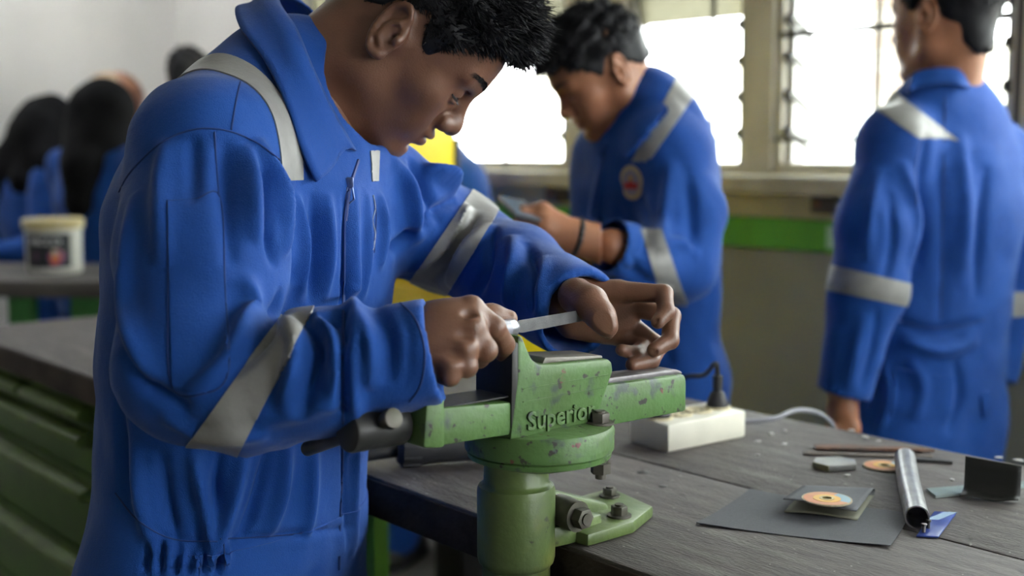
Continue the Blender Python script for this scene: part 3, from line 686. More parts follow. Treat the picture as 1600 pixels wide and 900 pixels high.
def smooth_v(v, q, n=1, f=.5):
    for _ in range(n):
        s = np.zeros_like(v); c = np.zeros(len(v))
        for i in range(4):
            a, b = q[:, i], q[:, (i + 1) % 4]
            for k in range(3): s[:, k] += np.bincount(a, v[b, k], len(v)) + np.bincount(b, v[a, k], len(v))
            c += np.bincount(a, minlength=len(v)) + np.bincount(b, minlength=len(v))
        v = v + f * (s / np.maximum(c, 1)[:, None] - v)
    return v
def me_from(v, q, name):
    me = bpy.data.meshes.new(name); me.vertices.add(len(v)); me.vertices.foreach_set('co', np.asarray(v, np.float32).ravel())
    q = np.asarray(q); k = q.shape[1]
    me.loops.add(q.size); me.loops.foreach_set('vertex_index', q.astype(np.int32).ravel())
    me.polygons.add(len(q)); me.polygons.foreach_set('loop_start', np.arange(0, q.size, k, dtype=np.int32))
    me.update(calc_edges=True); me.validate(); return me
def join(*parts):
    vs = []; qs = []; o = 0
    for v, q in parts: vs.append(v); qs.append(q + o); o += len(v)
    return np.concatenate(vs), np.concatenate(qs)
class Surf:
    """a mesh that can be pushed along its normals and picked through photo pixels"""
    def __init__(s, v, q): s.v = v; s.q = q; s.n = vnormals(v, q); s.bvh = None
    def fresh(s): s.n = vnormals(s.v, s.q); s.bvh = None
    def pick(s, px, py):
        if s.bvh is None: s.bvh = BVHTree.FromPolygons(s.v.tolist(), s.q.tolist())
        h = s.bvh.ray_cast(Vector(CAM), Vector(unit(ray(px, py)))); return None if h[0] is None else np.array(h[0])
    def line(s, pix, n=6):
        pts = spline([np.array(p, float) for p in pix], n) if len(pix) > 2 else [np.array(pix[0]) + (np.array(pix[1], float) - np.array(pix[0])) * t for t in np.linspace(0, 1, n + 1)]
        out = [s.pick(*p) for p in pts]; out = [p for p in out if p is not None]; return np.array(out) if out else np.zeros((0, 3))
    def push(s, line, w, h, taper=True, asym=0., off=None):
        """raise (h>0) or sink (h<0) a ridge of half-width w along a polyline"""
        if len(line) < 2: return
        lo = line.min(0) - 3 * w; hi = line.max(0) + 3 * w; I = np.where(((s.v > lo) & (s.v < hi)).all(1))[0]
        if not len(I): return
        p = s.v[I]; best = np.full(len(I), 9.); tt = np.zeros(len(I)); m = len(line) - 1
        for i in range(m):
            a, b = line[i], line[i + 1]; d = b - a; L2 = max(d @ d, 1e-12); t = np.clip(((p - a) @ d) / L2, 0, 1); dd = np.linalg.norm(p - a - t[:, None] * d, axis=1)
            u = dd < best; best[u] = dd[u]; tt[u] = (i + t[u]) / m
        g = np.exp(-(best / w) ** 2)
        if taper: g *= np.clip(np.sin(np.pi * np.clip(tt, .0, 1)), 0, 1) ** .6
        if off is None: off = getattr(s, 'delta', None)
        s.v[I] += s.n[I] * (h * g)[:, None]
def cloth_noise(v, amp, freq, seed):
    """smooth pseudo-random undulation from a few sines"""
    r = np.random.default_rng(seed); o = np.zeros(len(v))
    for _ in range(9):
        k = r.normal(size=3); k = k / np.linalg.norm(k) * freq * r.uniform(.5, 1.6); o += np.sin(v @ k * 2 * np.pi + r.uniform(0, 6.28) + .8 * np.sin(v @ k[[1, 2, 0]] * 3.1))
    return amp * o / 3
def patch(sf, planes, cond=None, off=.0016, skirt=.003):
    """the piece of a surface between planes (point, outward normal), lifted off it: stripes, pockets, flaps"""
    q = sf.q; c = sf.v[q].mean(1); keep = np.ones(len(q), bool)
    for p, n in planes: keep &= ((sf.v[q] - p) @ unit(n)).min(1) < .0
    if cond is not None: keep &= cond(c, sf.n[q[:, 0]])
    q = q[keep]; ids, inv = np.unique(q, return_inverse=True); v = sf.v[ids] + sf.n[ids] * off; q = inv.reshape(-1, 4)
    bm = bmesh.new(); me = me_from(v, q, 'patch')
    bm.from_mesh(me)
    for p, n in planes: bmesh.ops.bisect_plane(bm, geom=list(bm.verts) + list(bm.edges) + list(bm.faces), plane_co=Vector(p), plane_no=Vector(unit(n)), clear_outer=True)
    bm.normal_update()
    be = [e for e in bm.edges if e.is_boundary]
    if be and skirt:
        r = bmesh.ops.extrude_edge_only(bm, edges=be); nv = [g for g in r['geom'] if isinstance(g, bmesh.types.BMVert)]
        nn = {x: x.normal.copy() for x in nv}
        src = {x: [e.other_vert(x) for e in x.link_edges if e.other_vert(x) not in nn] for x in nv}
        for x in nv:
            o = src[x]; m = (o[0].normal if o else x.normal); x.co -= m * skirt
    me2 = bpy.data.meshes.new('patch'); bm.to_mesh(me2); bm.free(); bpy.data.meshes.remove(me); return me2
def pix_planes(poly):
    """planes through the camera along the sides of a pixel polygon"""
    out = []; c = ray(*np.mean(np.array(poly, float), axis=0)); 
    for i in range(len(poly)):
        n = np.cross(ray(*poly[i]), ray(*poly[(i + 1) % len(poly)]))
        if n @ c > 0: n = -n
        out.append((CAM, unit(n)))
    return out

# ------------------------------------------------------------------ cloth, skin, hair materials
def cloth_mat(name, col, col2):
    m = mat(name, col, .78, col2=col2, vscale=5, spec=.25)
    N = m.node_tree.nodes; L = m.node_tree.links; b = N['Principled BSDF']
    tc = N.new('ShaderNodeTexCoord'); w = N.new('ShaderNodeTexNoise'); w.inputs['Scale'].default_value = 900; w.inputs['Detail'].default_value = 2
    n2 = N.new('ShaderNodeTexNoise'); n2.inputs['Scale'].default_value = 38; n2.inputs['Detail'].default_value = 4
    L.new(tc.outputs['Object'], w.inputs[0]); L.new(tc.outputs['Object'], n2.inputs[0])
    ad = N.new('ShaderNodeMath'); ad.operation = 'MULTIPLY_ADD'; L.new(n2.outputs[0], ad.inputs[0]); ad.inputs[1].default_value = 2.2; L.new(w.outputs[0], ad.inputs[2])
    bp = N.new('ShaderNodeBump'); bp.inputs['Strength'].default_value = .35; bp.inputs['Distance'].default_value = .0028; L.new(ad.outputs[0], bp.inputs['Height']); L.new(bp.outputs[0], b.inputs['Normal'])
    b.inputs['Sheen Weight'].default_value = .12; b.inputs['Sheen Roughness'].default_value = .4
    return m
M_blue = cloth_mat('royal blue twill', (.0065, .062, .29), (.005, .050, .245))
M_seam = mat('blue stitching', (.005, .03, .15), .8)
M_tape = mat('grey reflective tape', (.26, .255, .245), .45, col2=(.19, .185, .178), vscale=18, bump=.25, bscale=30)
M_hair = mat('black hair', (.009, .009, .011), .55, spec=.25)
M_boot = mat('black leather boot', (.02, .02, .02), .5)
def skin_mat(name, col, lip):
    m = mat(name, col, .40, col2=tuple(c * .82 for c in col), vscale=22, bump=.10, bscale=500, spec=.45)
    N = m.node_tree.nodes; L = m.node_tree.links; b = N['Principled BSDF']; src = b.inputs['Base Color'].links[0].from_socket
    at_ = N.new('ShaderNodeAttribute'); at_.attribute_name = 'tint'
    mx = N.new('ShaderNodeMix'); mx.data_type = 'RGBA'; L.new(at_.outputs['Fac'], mx.inputs['Factor']); L.new(src, mx.inputs['A']); mx.inputs['B'].default_value = (*lip, 1); L.new(mx.outputs['Result'], b.inputs['Base Color'])
    b.inputs['Subsurface Weight'].default_value = .08; b.inputs['Subsurface Radius'].default_value = (.012, .004, .002); b.inputs['Subsurface Scale'].default_value = .3
    return m
M_skin = skin_mat('brown skin', (.175, .082, .050), (.12, .045, .042))
M_skin2 = skin_mat('warm brown skin', (.35, .152, .080), (.24, .085, .06))

# ------------------------------------------------------------------ heads (local: x forward, y left, z up, origin between the ears)
def rot_head(p, y, r):
    p, y, r = (math.radians(a) for a in (p, y, r)); cp, sp, cy, sy, cr, sr = math.cos(p), math.sin(p), math.cos(y), math.sin(y), math.cos(r), math.sin(r)
    return np.array([[cy, -sy, 0], [sy, cy, 0], [0, 0, 1]]) @ np.array([[cp, 0, sp], [0, 1, 0], [-sp, 0, cp]]) @ np.array([[1, 0, 0], [0, cr, -sr], [0, sr, cr]])
def head_vol(h, neck):
    V_ = Vol((-.15, -.115, -.235), (.14, .115, .15), h); k = .03
    V_.ell((-.008, 0, .042), (.098, .077, .088))
    V_.ell((.045, 0, .042), (.053, .064, .056), k)
    V_.ell((.042, 0, -.02), (.050, .060, .066), k)
    V_.ell((.038, 0, -.072), (.046, .045, .036), k)
    for s in (-1, 1):
        V_.ell((.056, s * .043, -.014), (.026, .022, .021), .022)
        V_.cone((.0, s * .052, -.052), (.070, s * .014, -.094), .019, .0165, .028)
        V_.cone((-.002, s * .058, -.0), (0, s * .053, -.052), .016, .018, .03)
        V_.ell((.066, s * .034, -.045), (.022, .018, .022), .02)
    V_.ell((.080, 0, -.090), (.0175, .022, .017), .02)
    V_.ell((.074, 0, -.054), (.029, .030, .028), .018)
    for s in (-1, 1):
        V_.ell((.097, s * .033, .009), (.015, .020, .0115), .014, mode='sub')
        V_.cone((.089, s * .010, .030), (.077, s * .046, .033), .0115, .0095, .014)
        V_.ell((.0785, s * .032, .009), (.0135, .0165, .0125), .005)
        V_.ell((.0875, s * .033, .0005), (.007, .0135, .0035), .004)      # lower lid
        V_.ell((.0915, s * .033, .0068), (.004, .0145, .0012), .0025, mode='sub')   # lid line
        V_.ell((.0915, s * .033, .019), (.003, .016, .0012), .003, mode='sub')      # upper crease
    V_.cone((.089, 0, .020), (.107, 0, -.014), .0085, .0105, .012)
    V_.ell((.1098, 0, -.0225), (.0135, .0150, .0125), .008)
    for s in (-1, 1):
        V_.ell((.1005, s * .0145, -.0265), (.0120, .0092, .0100), .006)
        V_.ell((.1055, s * .0065, -.0345), (.0045, .0035, .0035), .003, mode='sub')
        V_.ell((.0935, s * .0235, -.030), (.004, .003, .010), .006, mode='sub')
    V_.ell((.1005, 0, -.0385), (.0012, .0025, .005), .004, mode='sub')
    V_.ell((.0985, 0, -.0485), (.0105, .022, .0062), .006)
    V_.ell((.0965, 0, -.0610), (.0105, .0195, .0068), .006)
    V_.ell((.1080, 0, -.0545), (.0100, .026, .0011), .003, mode='sub')
    V_.ell((.0975, 0, -.0735), (.006, .015, .0035), .008, mode='sub')
    for s in (-1, 1):                                                  # ears
        Re = np.array([[math.cos(.45), -s * math.sin(.45), 0], [s * math.sin(.45), math.cos(.45), 0], [0, 0, 1]]) @ np.array([[math.cos(-.2), 0, math.sin(-.2)], [0, 1, 0], [-math.sin(-.2), 0, math.cos(-.2)]])
        c = np.array([-.012, s * .0805, .002]); E = lambda x, y, z: c + Re @ np.array([x, s * y, z])
        V_.ell(c, (.0175, .0045, .030), .006, Re); V_.cone((.0, s * .066, .0), E(.004, -.004, 0), .010, .008, .012)
        ring = [E(.0175 * math.cos(t) * (1 if math.cos(t) < 0 else .85), .0055, .0315 * math.sin(t) + .001) for t in np.linspace(-1.2, -5.2, 15)]
        V_.chain(ring, [.0036] * 15, .003)
        V_.chain([E(.010, .004, .0235), E(.004, .0055, .012), E(-.007, .006, .004), E(-.007, .0055, -.012), E(.001, .005, -.018)], [.003] * 5, .004)
        V_.ell(E(.006, .0075, -.002), (.0075, .0055, .0115), .003, Re, mode='sub')
        V_.ell(E(.007, .002, -.003), (.0035, .006, .0045), .002, Re, mode='sub')
        V_.ell(E(-.0105, .008, .012), (.003, .004, .012), .003, Re, mode='sub')
        V_.ell(E(.0135, .004, -.004), (.0045, .004, .005), .004, Re)      # tragus
        V_.ell(E(.004, .001, -.026), (.0085, .0050, .0085), .004, Re)
    if neck is not None:
        n0, n1 = np.array((-.032, 0, -.02)), np.array(neck); V_.cone(n0, n1, .056, .062, .03)
        V_.cone((.02, 0, -.07), n1 * .8 + np.array((.02, 0, 0)), .034, .045, .03)
    return V_
HL_DEFAULT = [(-.12, -.035), (-.06, -.028), (-.034, .0), (-.026, .034), (.0, .036), (.012, .020), (.020, .0), (.027, .004), (.036, .036), (.052, .052), (.066, .060), (.080, .078), (.2, .085)]
def hair_surf(h, line, top, nape, seed, wave=.003):
    """a cap of hair over the skull, cut off below a hairline given as (x, z)"""
    V_ = Vol((-.15, -.12, -.13), (.16, .12, .19), h)
    V_.ell((-.010, 0, .044), (.103, .082, .092)); V_.ell((.045, 0, .046), (.058, .0685, .060), .03)
    V_.cone((-.040, 0, .01), (-.066, 0, -.09), .062, .052 - nape, .02)
    V_.ell((.0 + top[2], 0, .075 + top[1]), (.085 + top[0], .066, .060), .03)
    X = V_.ax[0][:, None, None]; Z = V_.ax[2][None, None, :]; Yg = V_.ax[1][None, :, None]
    hz = np.interp(V_.ax[0], [p[0] for p in line], [p[1] for p in line])[:, None, None]
    n = .004 * np.sin(X * 210 + 2 * np.sin(Yg * 90)) * np.sin(Yg * 170 + Z * 60)
    cut = (Z - hz + n).astype(np.float32)                                # >0 inside the hair
    kk = .012; a, b = V_.f, -cut; hh = np.maximum(kk - np.abs(a - b), 0) / kk; V_.f = (np.maximum(a, b) + hh * hh * kk * .25).astype(np.float32)
    v, q = V_.mesh(); v = smooth_v(v, q, 1); nn = vnormals(v, q)
    w = wave * (np.sin(v @ np.array([130, 60, 30]) + seed) + np.sin(v @ np.array([-50, 150, 80]) * 1.3 + seed * 2) + np.sin(v @ np.array([60, -90, 170]) + seed * 3)) / 2
    w *= np.clip((v[:, 2] - .02) / .05, .15, 1)
    return v + nn * w[:, None], q
def strands(v, q, n, ln, comb, seed, r=.0006, zmin=.02, spread=.5):
    """hair tips standing out of the cap: thin three-sided spikes, as quads with a doubled tip"""
    rg = np.random.default_rng(seed); nn = vnormals(v, q); c = np.where(v[:, 2] > zmin)[0]; i = rg.choice(c, n); p = v[i] - nn[i] * .002
    L_ = ln * rg.uniform(.5, 1.15, n) * np.clip(.4 + (v[i, 2] - zmin) / .06, .35, 1)
    d = nn[i] + np.asarray(comb) + rg.normal(size=(n, 3)) * spread * .5; d /= np.linalg.norm(d, axis=1)[:, None]
    a = np.cross(d, rg.normal(size=(n, 3))); a /= np.linalg.norm(a, axis=1)[:, None]; b = np.cross(d, a); tip = p + d * L_[:, None]; mid = p + d * (L_ * .55)[:, None] + nn[i] * (L_ * .06)[:, None]
    V_ = np.stack([p + a * r * 2, p - a * r + b * r * 1.7, p - a * r - b * r * 1.7, mid + a * r * 1.6, mid - a * r * .8 + b * r * 1.4, mid - a * r * .8 - b * r * 1.4, tip + a * r * .2, tip - a * r * .2], 1).reshape(-1, 3)
    o = (np.arange(n) * 8)[:, None]; Q = []
    for x in ((0, 1, 4, 3), (1, 2, 5, 4), (2, 0, 3, 5), (3, 4, 7, 6), (4, 5, 6, 7), (5, 3, 6, 7)): Q.append(o + np.array(x)[None])
    return V_, np.concatenate(Q)
def place(v, R, s, o): return (v * s) @ R.T + o

# ================================================================== PEOPLE: shared builders
def set_tint(me, t):
    a = me.attributes.new('tint', 'FLOAT', 'POINT'); a.data.foreach_set('value', t.astype(np.float32))
HEAD_CACHE = {}
def head_mesh(h, neck):
    V_ = head_vol(h, neck); v, q = V_.mesh(); v = smooth_v(v, q, 1, .4)
    lip = np.exp(-(((v[:, 0] - .104) / .014) ** 2 + (v[:, 1] / .0215) ** 2 + ((v[:, 2] + .0548) / .0115) ** 2) ** 2)
    return v, q, lip
def snap_head(pts, bvh, lift):
    out = []
    for p in pts:
        c, n, _, _ = bvh.find_nearest(Vector(p)); out.append(np.array(c) + np.array(n) * lift)
    return np.array(out)
def brows(side, R, s, o, parent, bvh, n=170, seed=1):
    """short hairs lying along the brow ridge"""
    rg = np.random.default_rng(seed); t = rg.uniform(0, 1, n); c = np.stack([.104 - .024 * t ** 2, side * (.013 + .040 * t), .034 + .007 * np.sin(t * 2.4) + rg.uniform(-1, 1, n) * (.0045 - .0025 * t)], 1)
    d = np.stack([-.6 * t, side * np.ones(n), .28 - .5 * t + rg.normal(size=n) * .2], 1); d /= np.linalg.norm(d, axis=1)[:, None]
    tip = snap_head(c + d * .008, bvh, .0012); c = snap_head(c, bvh, .0001); u = np.cross(tip - c, np.array([1., side * .6, 0])); u /= np.linalg.norm(u, axis=1)[:, None]; r = .0003
    o_ = np.array([.0006, side * .0003, 0])
    V_ = np.stack([c + u * r, c - u * r, tip - u * r * .2, tip + u * r * .2, c + o_, tip + o_ * .4], 1).reshape(-1, 3); k = (np.arange(n) * 6)[:, None]
    Q = np.concatenate([k + np.array(x)[None] for x in ((0, 4, 5, 3), (4, 1, 2, 5), (1, 0, 3, 2))])
    link('eyebrow', me_from(place(V_, R, s, o), Q, 'eyebrow'), M_hair, parent, 180)
def lashes(side, R, s, o, parent, bvh):
    """dark lash line of the lowered lid with a fringe of lashes"""
    m = MB(); ts = np.linspace(0, 1, 11); L0 = snap_head([(.092 - .012 * (2 * t - 1) ** 2 * (1 if t > .5 else .4), side * (.0185 + .030 * t), .0062 - .002 * math.sin(math.pi * t)) for t in ts], bvh, .0003)
    m.tube([tuple(place(p, R, s, o)) for p in L0], .0012, 6)
    for t in np.linspace(.25, .98, 14):
        i = t * 10; p = L0[int(i)] * (1 - i % 1) + L0[int(i) + 1] * (i % 1)
        m.tube([tuple(place(p, R, s, o)), tuple(place(p + np.array((.0022, side * .0008, -.0016)), R, s, o)), tuple(place(p + np.array((.0045, side * .0014, -.0022)), R, s, o))], [.0004, .0003, .0001], 4)
    m.build('eyelashes', M_hair, parent)
def hand_vol(h, lo, hi): return Vol(lo, hi, h)
def fingers(V_, fs, k=.004, pf=P):
    for f in fs:
        pts = [pf(*p[:3]) for p in f]; V_.chain(pts, [p[3] for p in f], k)
def boot(p, yaw, parent):
    """a leather boot with sole at a floor point"""
    V_ = Vol((-.11, -.07, 0), (.21, .07, .2), .006); V_.cone((0, 0, .05), (0, 0, .16), .052, .05, .02); V_.cone((-.03, 0, .045), (.12, 0, .04), .045, .042, .03); V_.ell((.13, 0, .035), (.065, .048, .042), .03); V_.half((0, 0, .012), (0, 0, -1))
    v, q = V_.mesh(); c, s = math.cos(yaw), math.sin(yaw); R = np.array([[c, -s, 0], [s, c, 0], [0, 0, 1]])
    b = link('boot', me_from(v @ R.T + p, q, 'boot'), M_boot, parent, 180)
    m = MB().prism([(-.075, -.045), (.11, -.048), (.17, -.042), (.195, 0), (.17, .042), (.11, .048), (-.075, .045)], 'z', 0, .014, .003, M=Matrix.Translation(p) @ Matrix.Rotation(yaw, 4, 'Z')).build('sole', M_blk, b)
def seam(sf, pix, parent, r=.0009, name='seam', m=None, n=6):
    l = sf.line(pix, n); l = l - _F * .0006 if len(l) else l
    if len(l) > 1: MB().tube([tuple(p) for p in l], r, 6).build(name, m or M_seam, parent)
def collar_loft(inner, outer, parent, thick=.0025, rise=.010, n=6, m=None):
    """a turned-down collar leaf between an inner neck line and an outer edge"""
    a = spline(inner, n); b = spline(outer, n); rows = []; k = 7
    ctr = np.mean(np.array(a), axis=0)
    for p, r in zip(a, b):
        out = p - ctr; out[2] = 0; row = []
        for j in range(k + 1):
            t = j / k; row.append(p * (1 - t) + r * t + np.array([0, 0, rise * math.sin(math.pi * min(1, t * 1.6)) * (1 - t * .4)]))
        rows.append(row)
    vs = np.array(rows).reshape(-1, 3); fs = [(i * (k + 1) + j, i * (k + 1) + j + 1, (i + 1) * (k + 1) + j + 1, (i + 1) * (k + 1) + j) for i in range(len(rows) - 1) for j in range(k)]
    me = me_from(vs, np.array(fs), 'collar'); o = link('collar', me, m or M_blue, parent, 60); md = o.modifiers.new('t', 'SOLIDIFY'); md.thickness = thick; md.offset = 0
    return o
def snap(sf, inner, outer, gap=.010, vis=5, first=0):
    """collar points; those the photo shows lie just in front of the cloth"""
    res = []
    for kind, pts in enumerate((inner, outer)):
        out = []
        for i, p in enumerate(pts):
            Y = p[2]
            if first <= i < vis:
                h = sf.pick(p[0], p[1])
                if h is not None and abs(h[1] - Y) < .16: Y = h[1] - gap if kind else min(Y, h[1] - gap * .5)
            out.append(P(p[0], p[1], Y))
        res.append(out)
    return res
def near_chain(pts, r):
    pts = np.array(pts)
    def f(c, n):
        best = np.full(len(c), 9.)
        for i in range(len(pts) - 1):
            a, b = pts[i], pts[i + 1]; d = b - a; t = np.clip(((c - a) @ d) / (d @ d), 0, 1); best = np.minimum(best, np.linalg.norm(c - a - t[:, None] * d, axis=1))
        return best < r
    return f
def cam_plane(p0, p1, toward):
    """plane through the camera and two pixels; its outward side faces away from pixel `toward`"""
    n = np.cross(ray(*p0), ray(*p1)); 
    if n @ ray(*toward) > 0: n = -n
    return (CAM, unit(n))

# ================================================================== THE WORKER AT THE VISE
def build_worker():
    fw = unit((.9, -.44, 0)); lf = unit((.44, .9, 0))
    # ---- hands, 1.6 mm
    def Q(x, y, Y): return P(x, y, Y - .034 - (803 - max(x, 690)) * .0006)
    RW = P(630, 550, 1.145); LW = P(880, 466, 1.40)
    c = Q(730, 530, 1.24); V_ = Vol(c - .085, c + .085, .0015)
    dorsal = unit(np.array([-.15, -1, .35]))
    mc = {'i': (736, 483, 1.236), 'm': (738, 512, 1.216), 'r': (727, 546, 1.209), 'p': (706, 572, 1.214)}
    wr = {'i': (676, 500, 1.262), 'm': (672, 522, 1.246), 'r': (668, 545, 1.238), 'p': (664, 562, 1.238)}
    for kf, r in zip('imrp', (.0126, .0122, .0116, .0108)): V_.cone(Q(*wr[kf]), Q(*mc[kf]), .0165, r, .016)
    V_.cone(Q(640, 548, 1.252), Q(676, 530, 1.256), .028, .028, .02, squash=(dorsal, 1.2)); V_.ell(Q(706, 530, 1.244), (.030, .020, .034), .016)
    fingers(V_, [[(*mc['i'], .0122), (772, 512, 1.216, .0112), (788, 538, 1.232, .0102), (786, 552, 1.246, .0088)],
                 [(*mc['m'], .0115), (759, 547, 1.202, .0110), (748, 559, 1.224, .0098), (728, 556, 1.246, .009)],
                 [(*mc['r'], .0110), (729, 572, 1.204, .0104), (716, 575, 1.226, .0094), (702, 567, 1.244, .0085)],
                 [(*mc['p'], .0100), (703, 588, 1.212, .0092), (694, 586, 1.230, .0085), (688, 575, 1.244, .0078)]], pf=Q)
    fingers(V_, [[(690, 505, 1.280, .0165), (730, 496, 1.288, .0130), (768, 494, 1.284, .0112), (795, 498, 1.274, .0092)]], .010, pf=Q)
    for kf, r in zip('imrp', (.0105, .0108, .0102, .0092)):              # knuckles and the tendons behind them
        p = Q(*mc[kf]) + dorsal * .004; V_.ell(p, (r, r, r), .006)
        V_.cone(Q(*wr[kf]) + dorsal * .012, Q(*mc[kf]) + dorsal * .0085, .0015, .0035, .008)
    for a, b in (('i', 'm'), ('m', 'r'), ('r', 'p')):                    # valleys between the knuckles
        p = (Q(*mc[a]) + Q(*mc[b])) / 2 + dorsal * .0155; V_.ell(p, (.005, .003, .003), .008, mode='sub')
    V_.ell(Q(792, 551, 1.236), (.0035, .0012, .0045), .0015, mode='sub')
    rh = V_.mesh(); rh = (smooth_v(rh[0], rh[1], 1, .5), rh[1])
    c = P(960, 500, 1.375); V_ = Vol(c - (.095, .075, .075), c + (.095, .075, .075), .0015)
    mcl = {'i': (966, 455, 1.388), 'm': (982, 478, 1.402), 'r': (982, 505, 1.408), 'p': (968, 526, 1.406)}
    wl = {'i': (890, 452, 1.396), 'm': (888, 470, 1.405), 'r': (888, 490, 1.408), 'p': (892, 508, 1.402)}
    for kf, r in zip('imrp', (.0130, .0126, .0120, .0110)): V_.cone(P(*wl[kf]), P(*mcl[kf]), .0160, r, .012)
    V_.cone(P(862, 462, 1.42), P(898, 474, 1.398), .028, .026, .014); V_.ell(P(938, 492, 1.400), (.040, .017, .028), .012)
    fingers(V_, [[(*mcl['i'], .0125), (1037, 459, 1.372, .0104), (1041, 487, 1.350, .0096), (1028, 503, 1.338, .0080)],
                 [(*mcl['m'], .0118), (1049, 494, 1.386, .0106), (1047, 532, 1.362, .0098), (1022, 547, 1.344, .0084)],
                 [(*mcl['r'], .0112), (1030, 541, 1.394, .0100), (1018, 563, 1.368, .0092), (988, 570, 1.352, .0080)],
                 [(*mcl['p'], .0102), (1004, 542, 1.388, .0088), (992, 552, 1.368, .0082), (971, 547, 1.356, .0070)]])
    # thumb: thick base, tip pressing on the file
    V_.chain([P(900, 462, 1.350), P(922, 474, 1.330), P(940, 496, 1.315), P(949, 511, 1.312)], [.0205, .0185, .0146, .0118], .009)
    V_.ell(P(936, 488, 1.316), (.012, .010, .012), .008); V_.ell(P(951, 519, 1.332), (.007, .007, .008), .004)
    V_.ell(P(1026, 502, 1.3325), (.0042, .0011, .0040), .0015, mode='sub'); V_.ell(P(1022, 550, 1.3375), (.0045, .0012, .0035), .0015, mode='sub')
    for p0, p1 in (((962, 446), (968, 470)), ((958, 486), (944, 470))):
        V_.cone(P(*p0, 1.372), P(*p1, 1.370), .0016, .0016, .003, mode='sub')
    lh = V_.mesh(); lh = (smooth_v(lh[0], lh[1], 1, .5), lh[1])
    # ---- head
    R = rot_head(50, 9, 12); HO = P(632, 60, 1.45); HS = 1.02
    nb = P(462, 165, 1.44); neck = (R.T @ (nb - HO)) / HS; neck = neck / np.linalg.norm(neck) * .20
    hv, hq, lip = head_mesh(.0021, neck); hw = place(hv, R, HS, HO)
    # ---- inner body
    S = [P(362, 900, 1.415), P(368, 760, 1.415), P(385, 560, 1.42), P(402, 380, 1.42), P(432, 255, 1.43), P(466, 160, 1.44)]
    rsh, rel = P(326, 240, 1.275), P(300, 578, 1.165); lsh, lel = P(594, 322, 1.53), P(708, 376, 1.65)
    hipR = S[0] - lf * .095; hipL = S[0] + lf * .095
    fR = S[0] - lf * .15 - fw * .10; fL = S[0] + lf * .11 + fw * .06; fR[2] = fL[2] = .0
    kR = (hipR + fR) / 2 + fw * .03; kL = (hipL + fL) / 2 + fw * .03
    anR = fR + (0, 0, .11); anL = fL + (0, 0, .11)
    lo = np.array([-.66, 1.0, .02]); hi = np.array([.14, 1.80, 1.52])
    V_ = Vol(lo, hi, .007)
    for i, r in enumerate((.15, .14, .15, .155, .13)): V_.cone(S[i], S[i + 1], r, (.14, .15, .155, .13, .06)[i], .03, squash=(fw, 1.35))
    V_.chain([S[4], rsh, rel, RW], [.06, .055, .042, .028], .03); V_.chain([S[4], lsh, lel, LW], [.06, .055, .042, .028], .03)
    V_.chain([hipR, kR, anR, fR + (0, 0, .06)], [.085, .06, .045, .045], .03); V_.chain([hipL, kL, anL, fL + (0, 0, .06)], [.085, .06, .045, .045], .03)
    V_.cone(S[5], P(540, 110, 1.45), .055, .05, .02)
    bv = V_.mesh()
    v, q = join((hw, hq), rh, lh, bv)
    me = me_from(v, q, 'person'); tint = np.zeros(len(v)); tint[:len(lip)] = lip; set_tint(me, tint)
    man = link('person', me, M_skin, None, 180)
    tag(man, 'worker in blue coverall bent over the vise, filing with both hands', 'person')
    hb_ = BVHTree.FromPolygons(hv.tolist(), hq.tolist())
    for s in (-1, 1): brows(s, R, HS, HO, man, hb_, seed=s + 4); lashes(s, R, HS, HO, man, hb_)
    # ---- hair
    line = [(-.12, -.012), (-.07, -.006), (-.040, .006), (-.028, .036), (.0, .040), (.012, .028), (.022, .006), (.030, .008), (.040, .036), (.054, .054), (.066, .064), (.080, .084), (.2, .088)]
    cv, cq = hair_surf(.003, line, (.006, .010, .016), 0, 1, .004)
    s1 = strands(cv, cq, 9000, .018, (.55, 0, .15), 3, r=.00045, zmin=.03, spread=.7); s2 = strands(cv, cq, 5000, .006, (.1, 0, -.5), 5, r=.0004, zmin=-.02, spread=.5)
    front = cv[:, 0] > .05
    s3 = strands(cv[:, :], cq, 3000, .030, (1.0, 0, .0), 8, r=.0005, zmin=.075, spread=.6)
    jv, jq = join((cv, cq), s1, s2, s3); link('hair', me_from(place(jv, R, HS, HO), jq, 'hair'), M_hair, man, 180)
    # ---- coverall, 3.8 mm
    hv_ = .0038
    lo = np.array([-.60, .98, .04]); hi = np.array([.16, 1.78, 1.50]); V_ = Vol(lo, hi, hv_)
    hw_ = (.180, .176, .182, .190, .150, .078); q_ = (1.36, 1.32, 1.30, 1.38, 1.32, 1.15)
    for i in range(5): V_.cone(S[i], S[i + 1], hw_[i], hw_[i + 1], .04, squash=(fw, (q_[i] + q_[i + 1]) / 2))
    RC = [P(395, 205, 1.36), P(326, 240, 1.275), P(318, 400, 1.22), P(302, 572, 1.165)]
    RF = [P(302, 572, 1.165), P(390, 604, 1.145), P(500, 580, 1.138), P(662, 549, 1.135)]
    V_.chain(RC, [.070, .074, .081, .073], .035); V_.chain(RF, [.072, .062, .058, .051], .018)
    LC = [P(515, 256, 1.47), P(596, 322, 1.53), P(704, 378, 1.63), P(800, 428, 1.51), P(896, 487, 1.385)]
    V_.chain(LC[:2], [.074, .076], .03); V_.chain(LC[1:], [.078, .067, .062, .055], .02)
    V_.chain([hipR, kR, anR + (0, 0, .0)], [.115, .095, .085], .05); V_.chain([hipL, kL, anL], [.100, .090, .085], .05)
    V_.cone(S[4], S[5] + unit(S[5] - S[4]) * .02, .10, .074, .05)
    nd = unit(HO - P(478, 150, 1.44)); V_.cone(P(516, 166, 1.43), P(516, 166, 1.43) + nd * .25, .066, .078, .012, mode='sub')
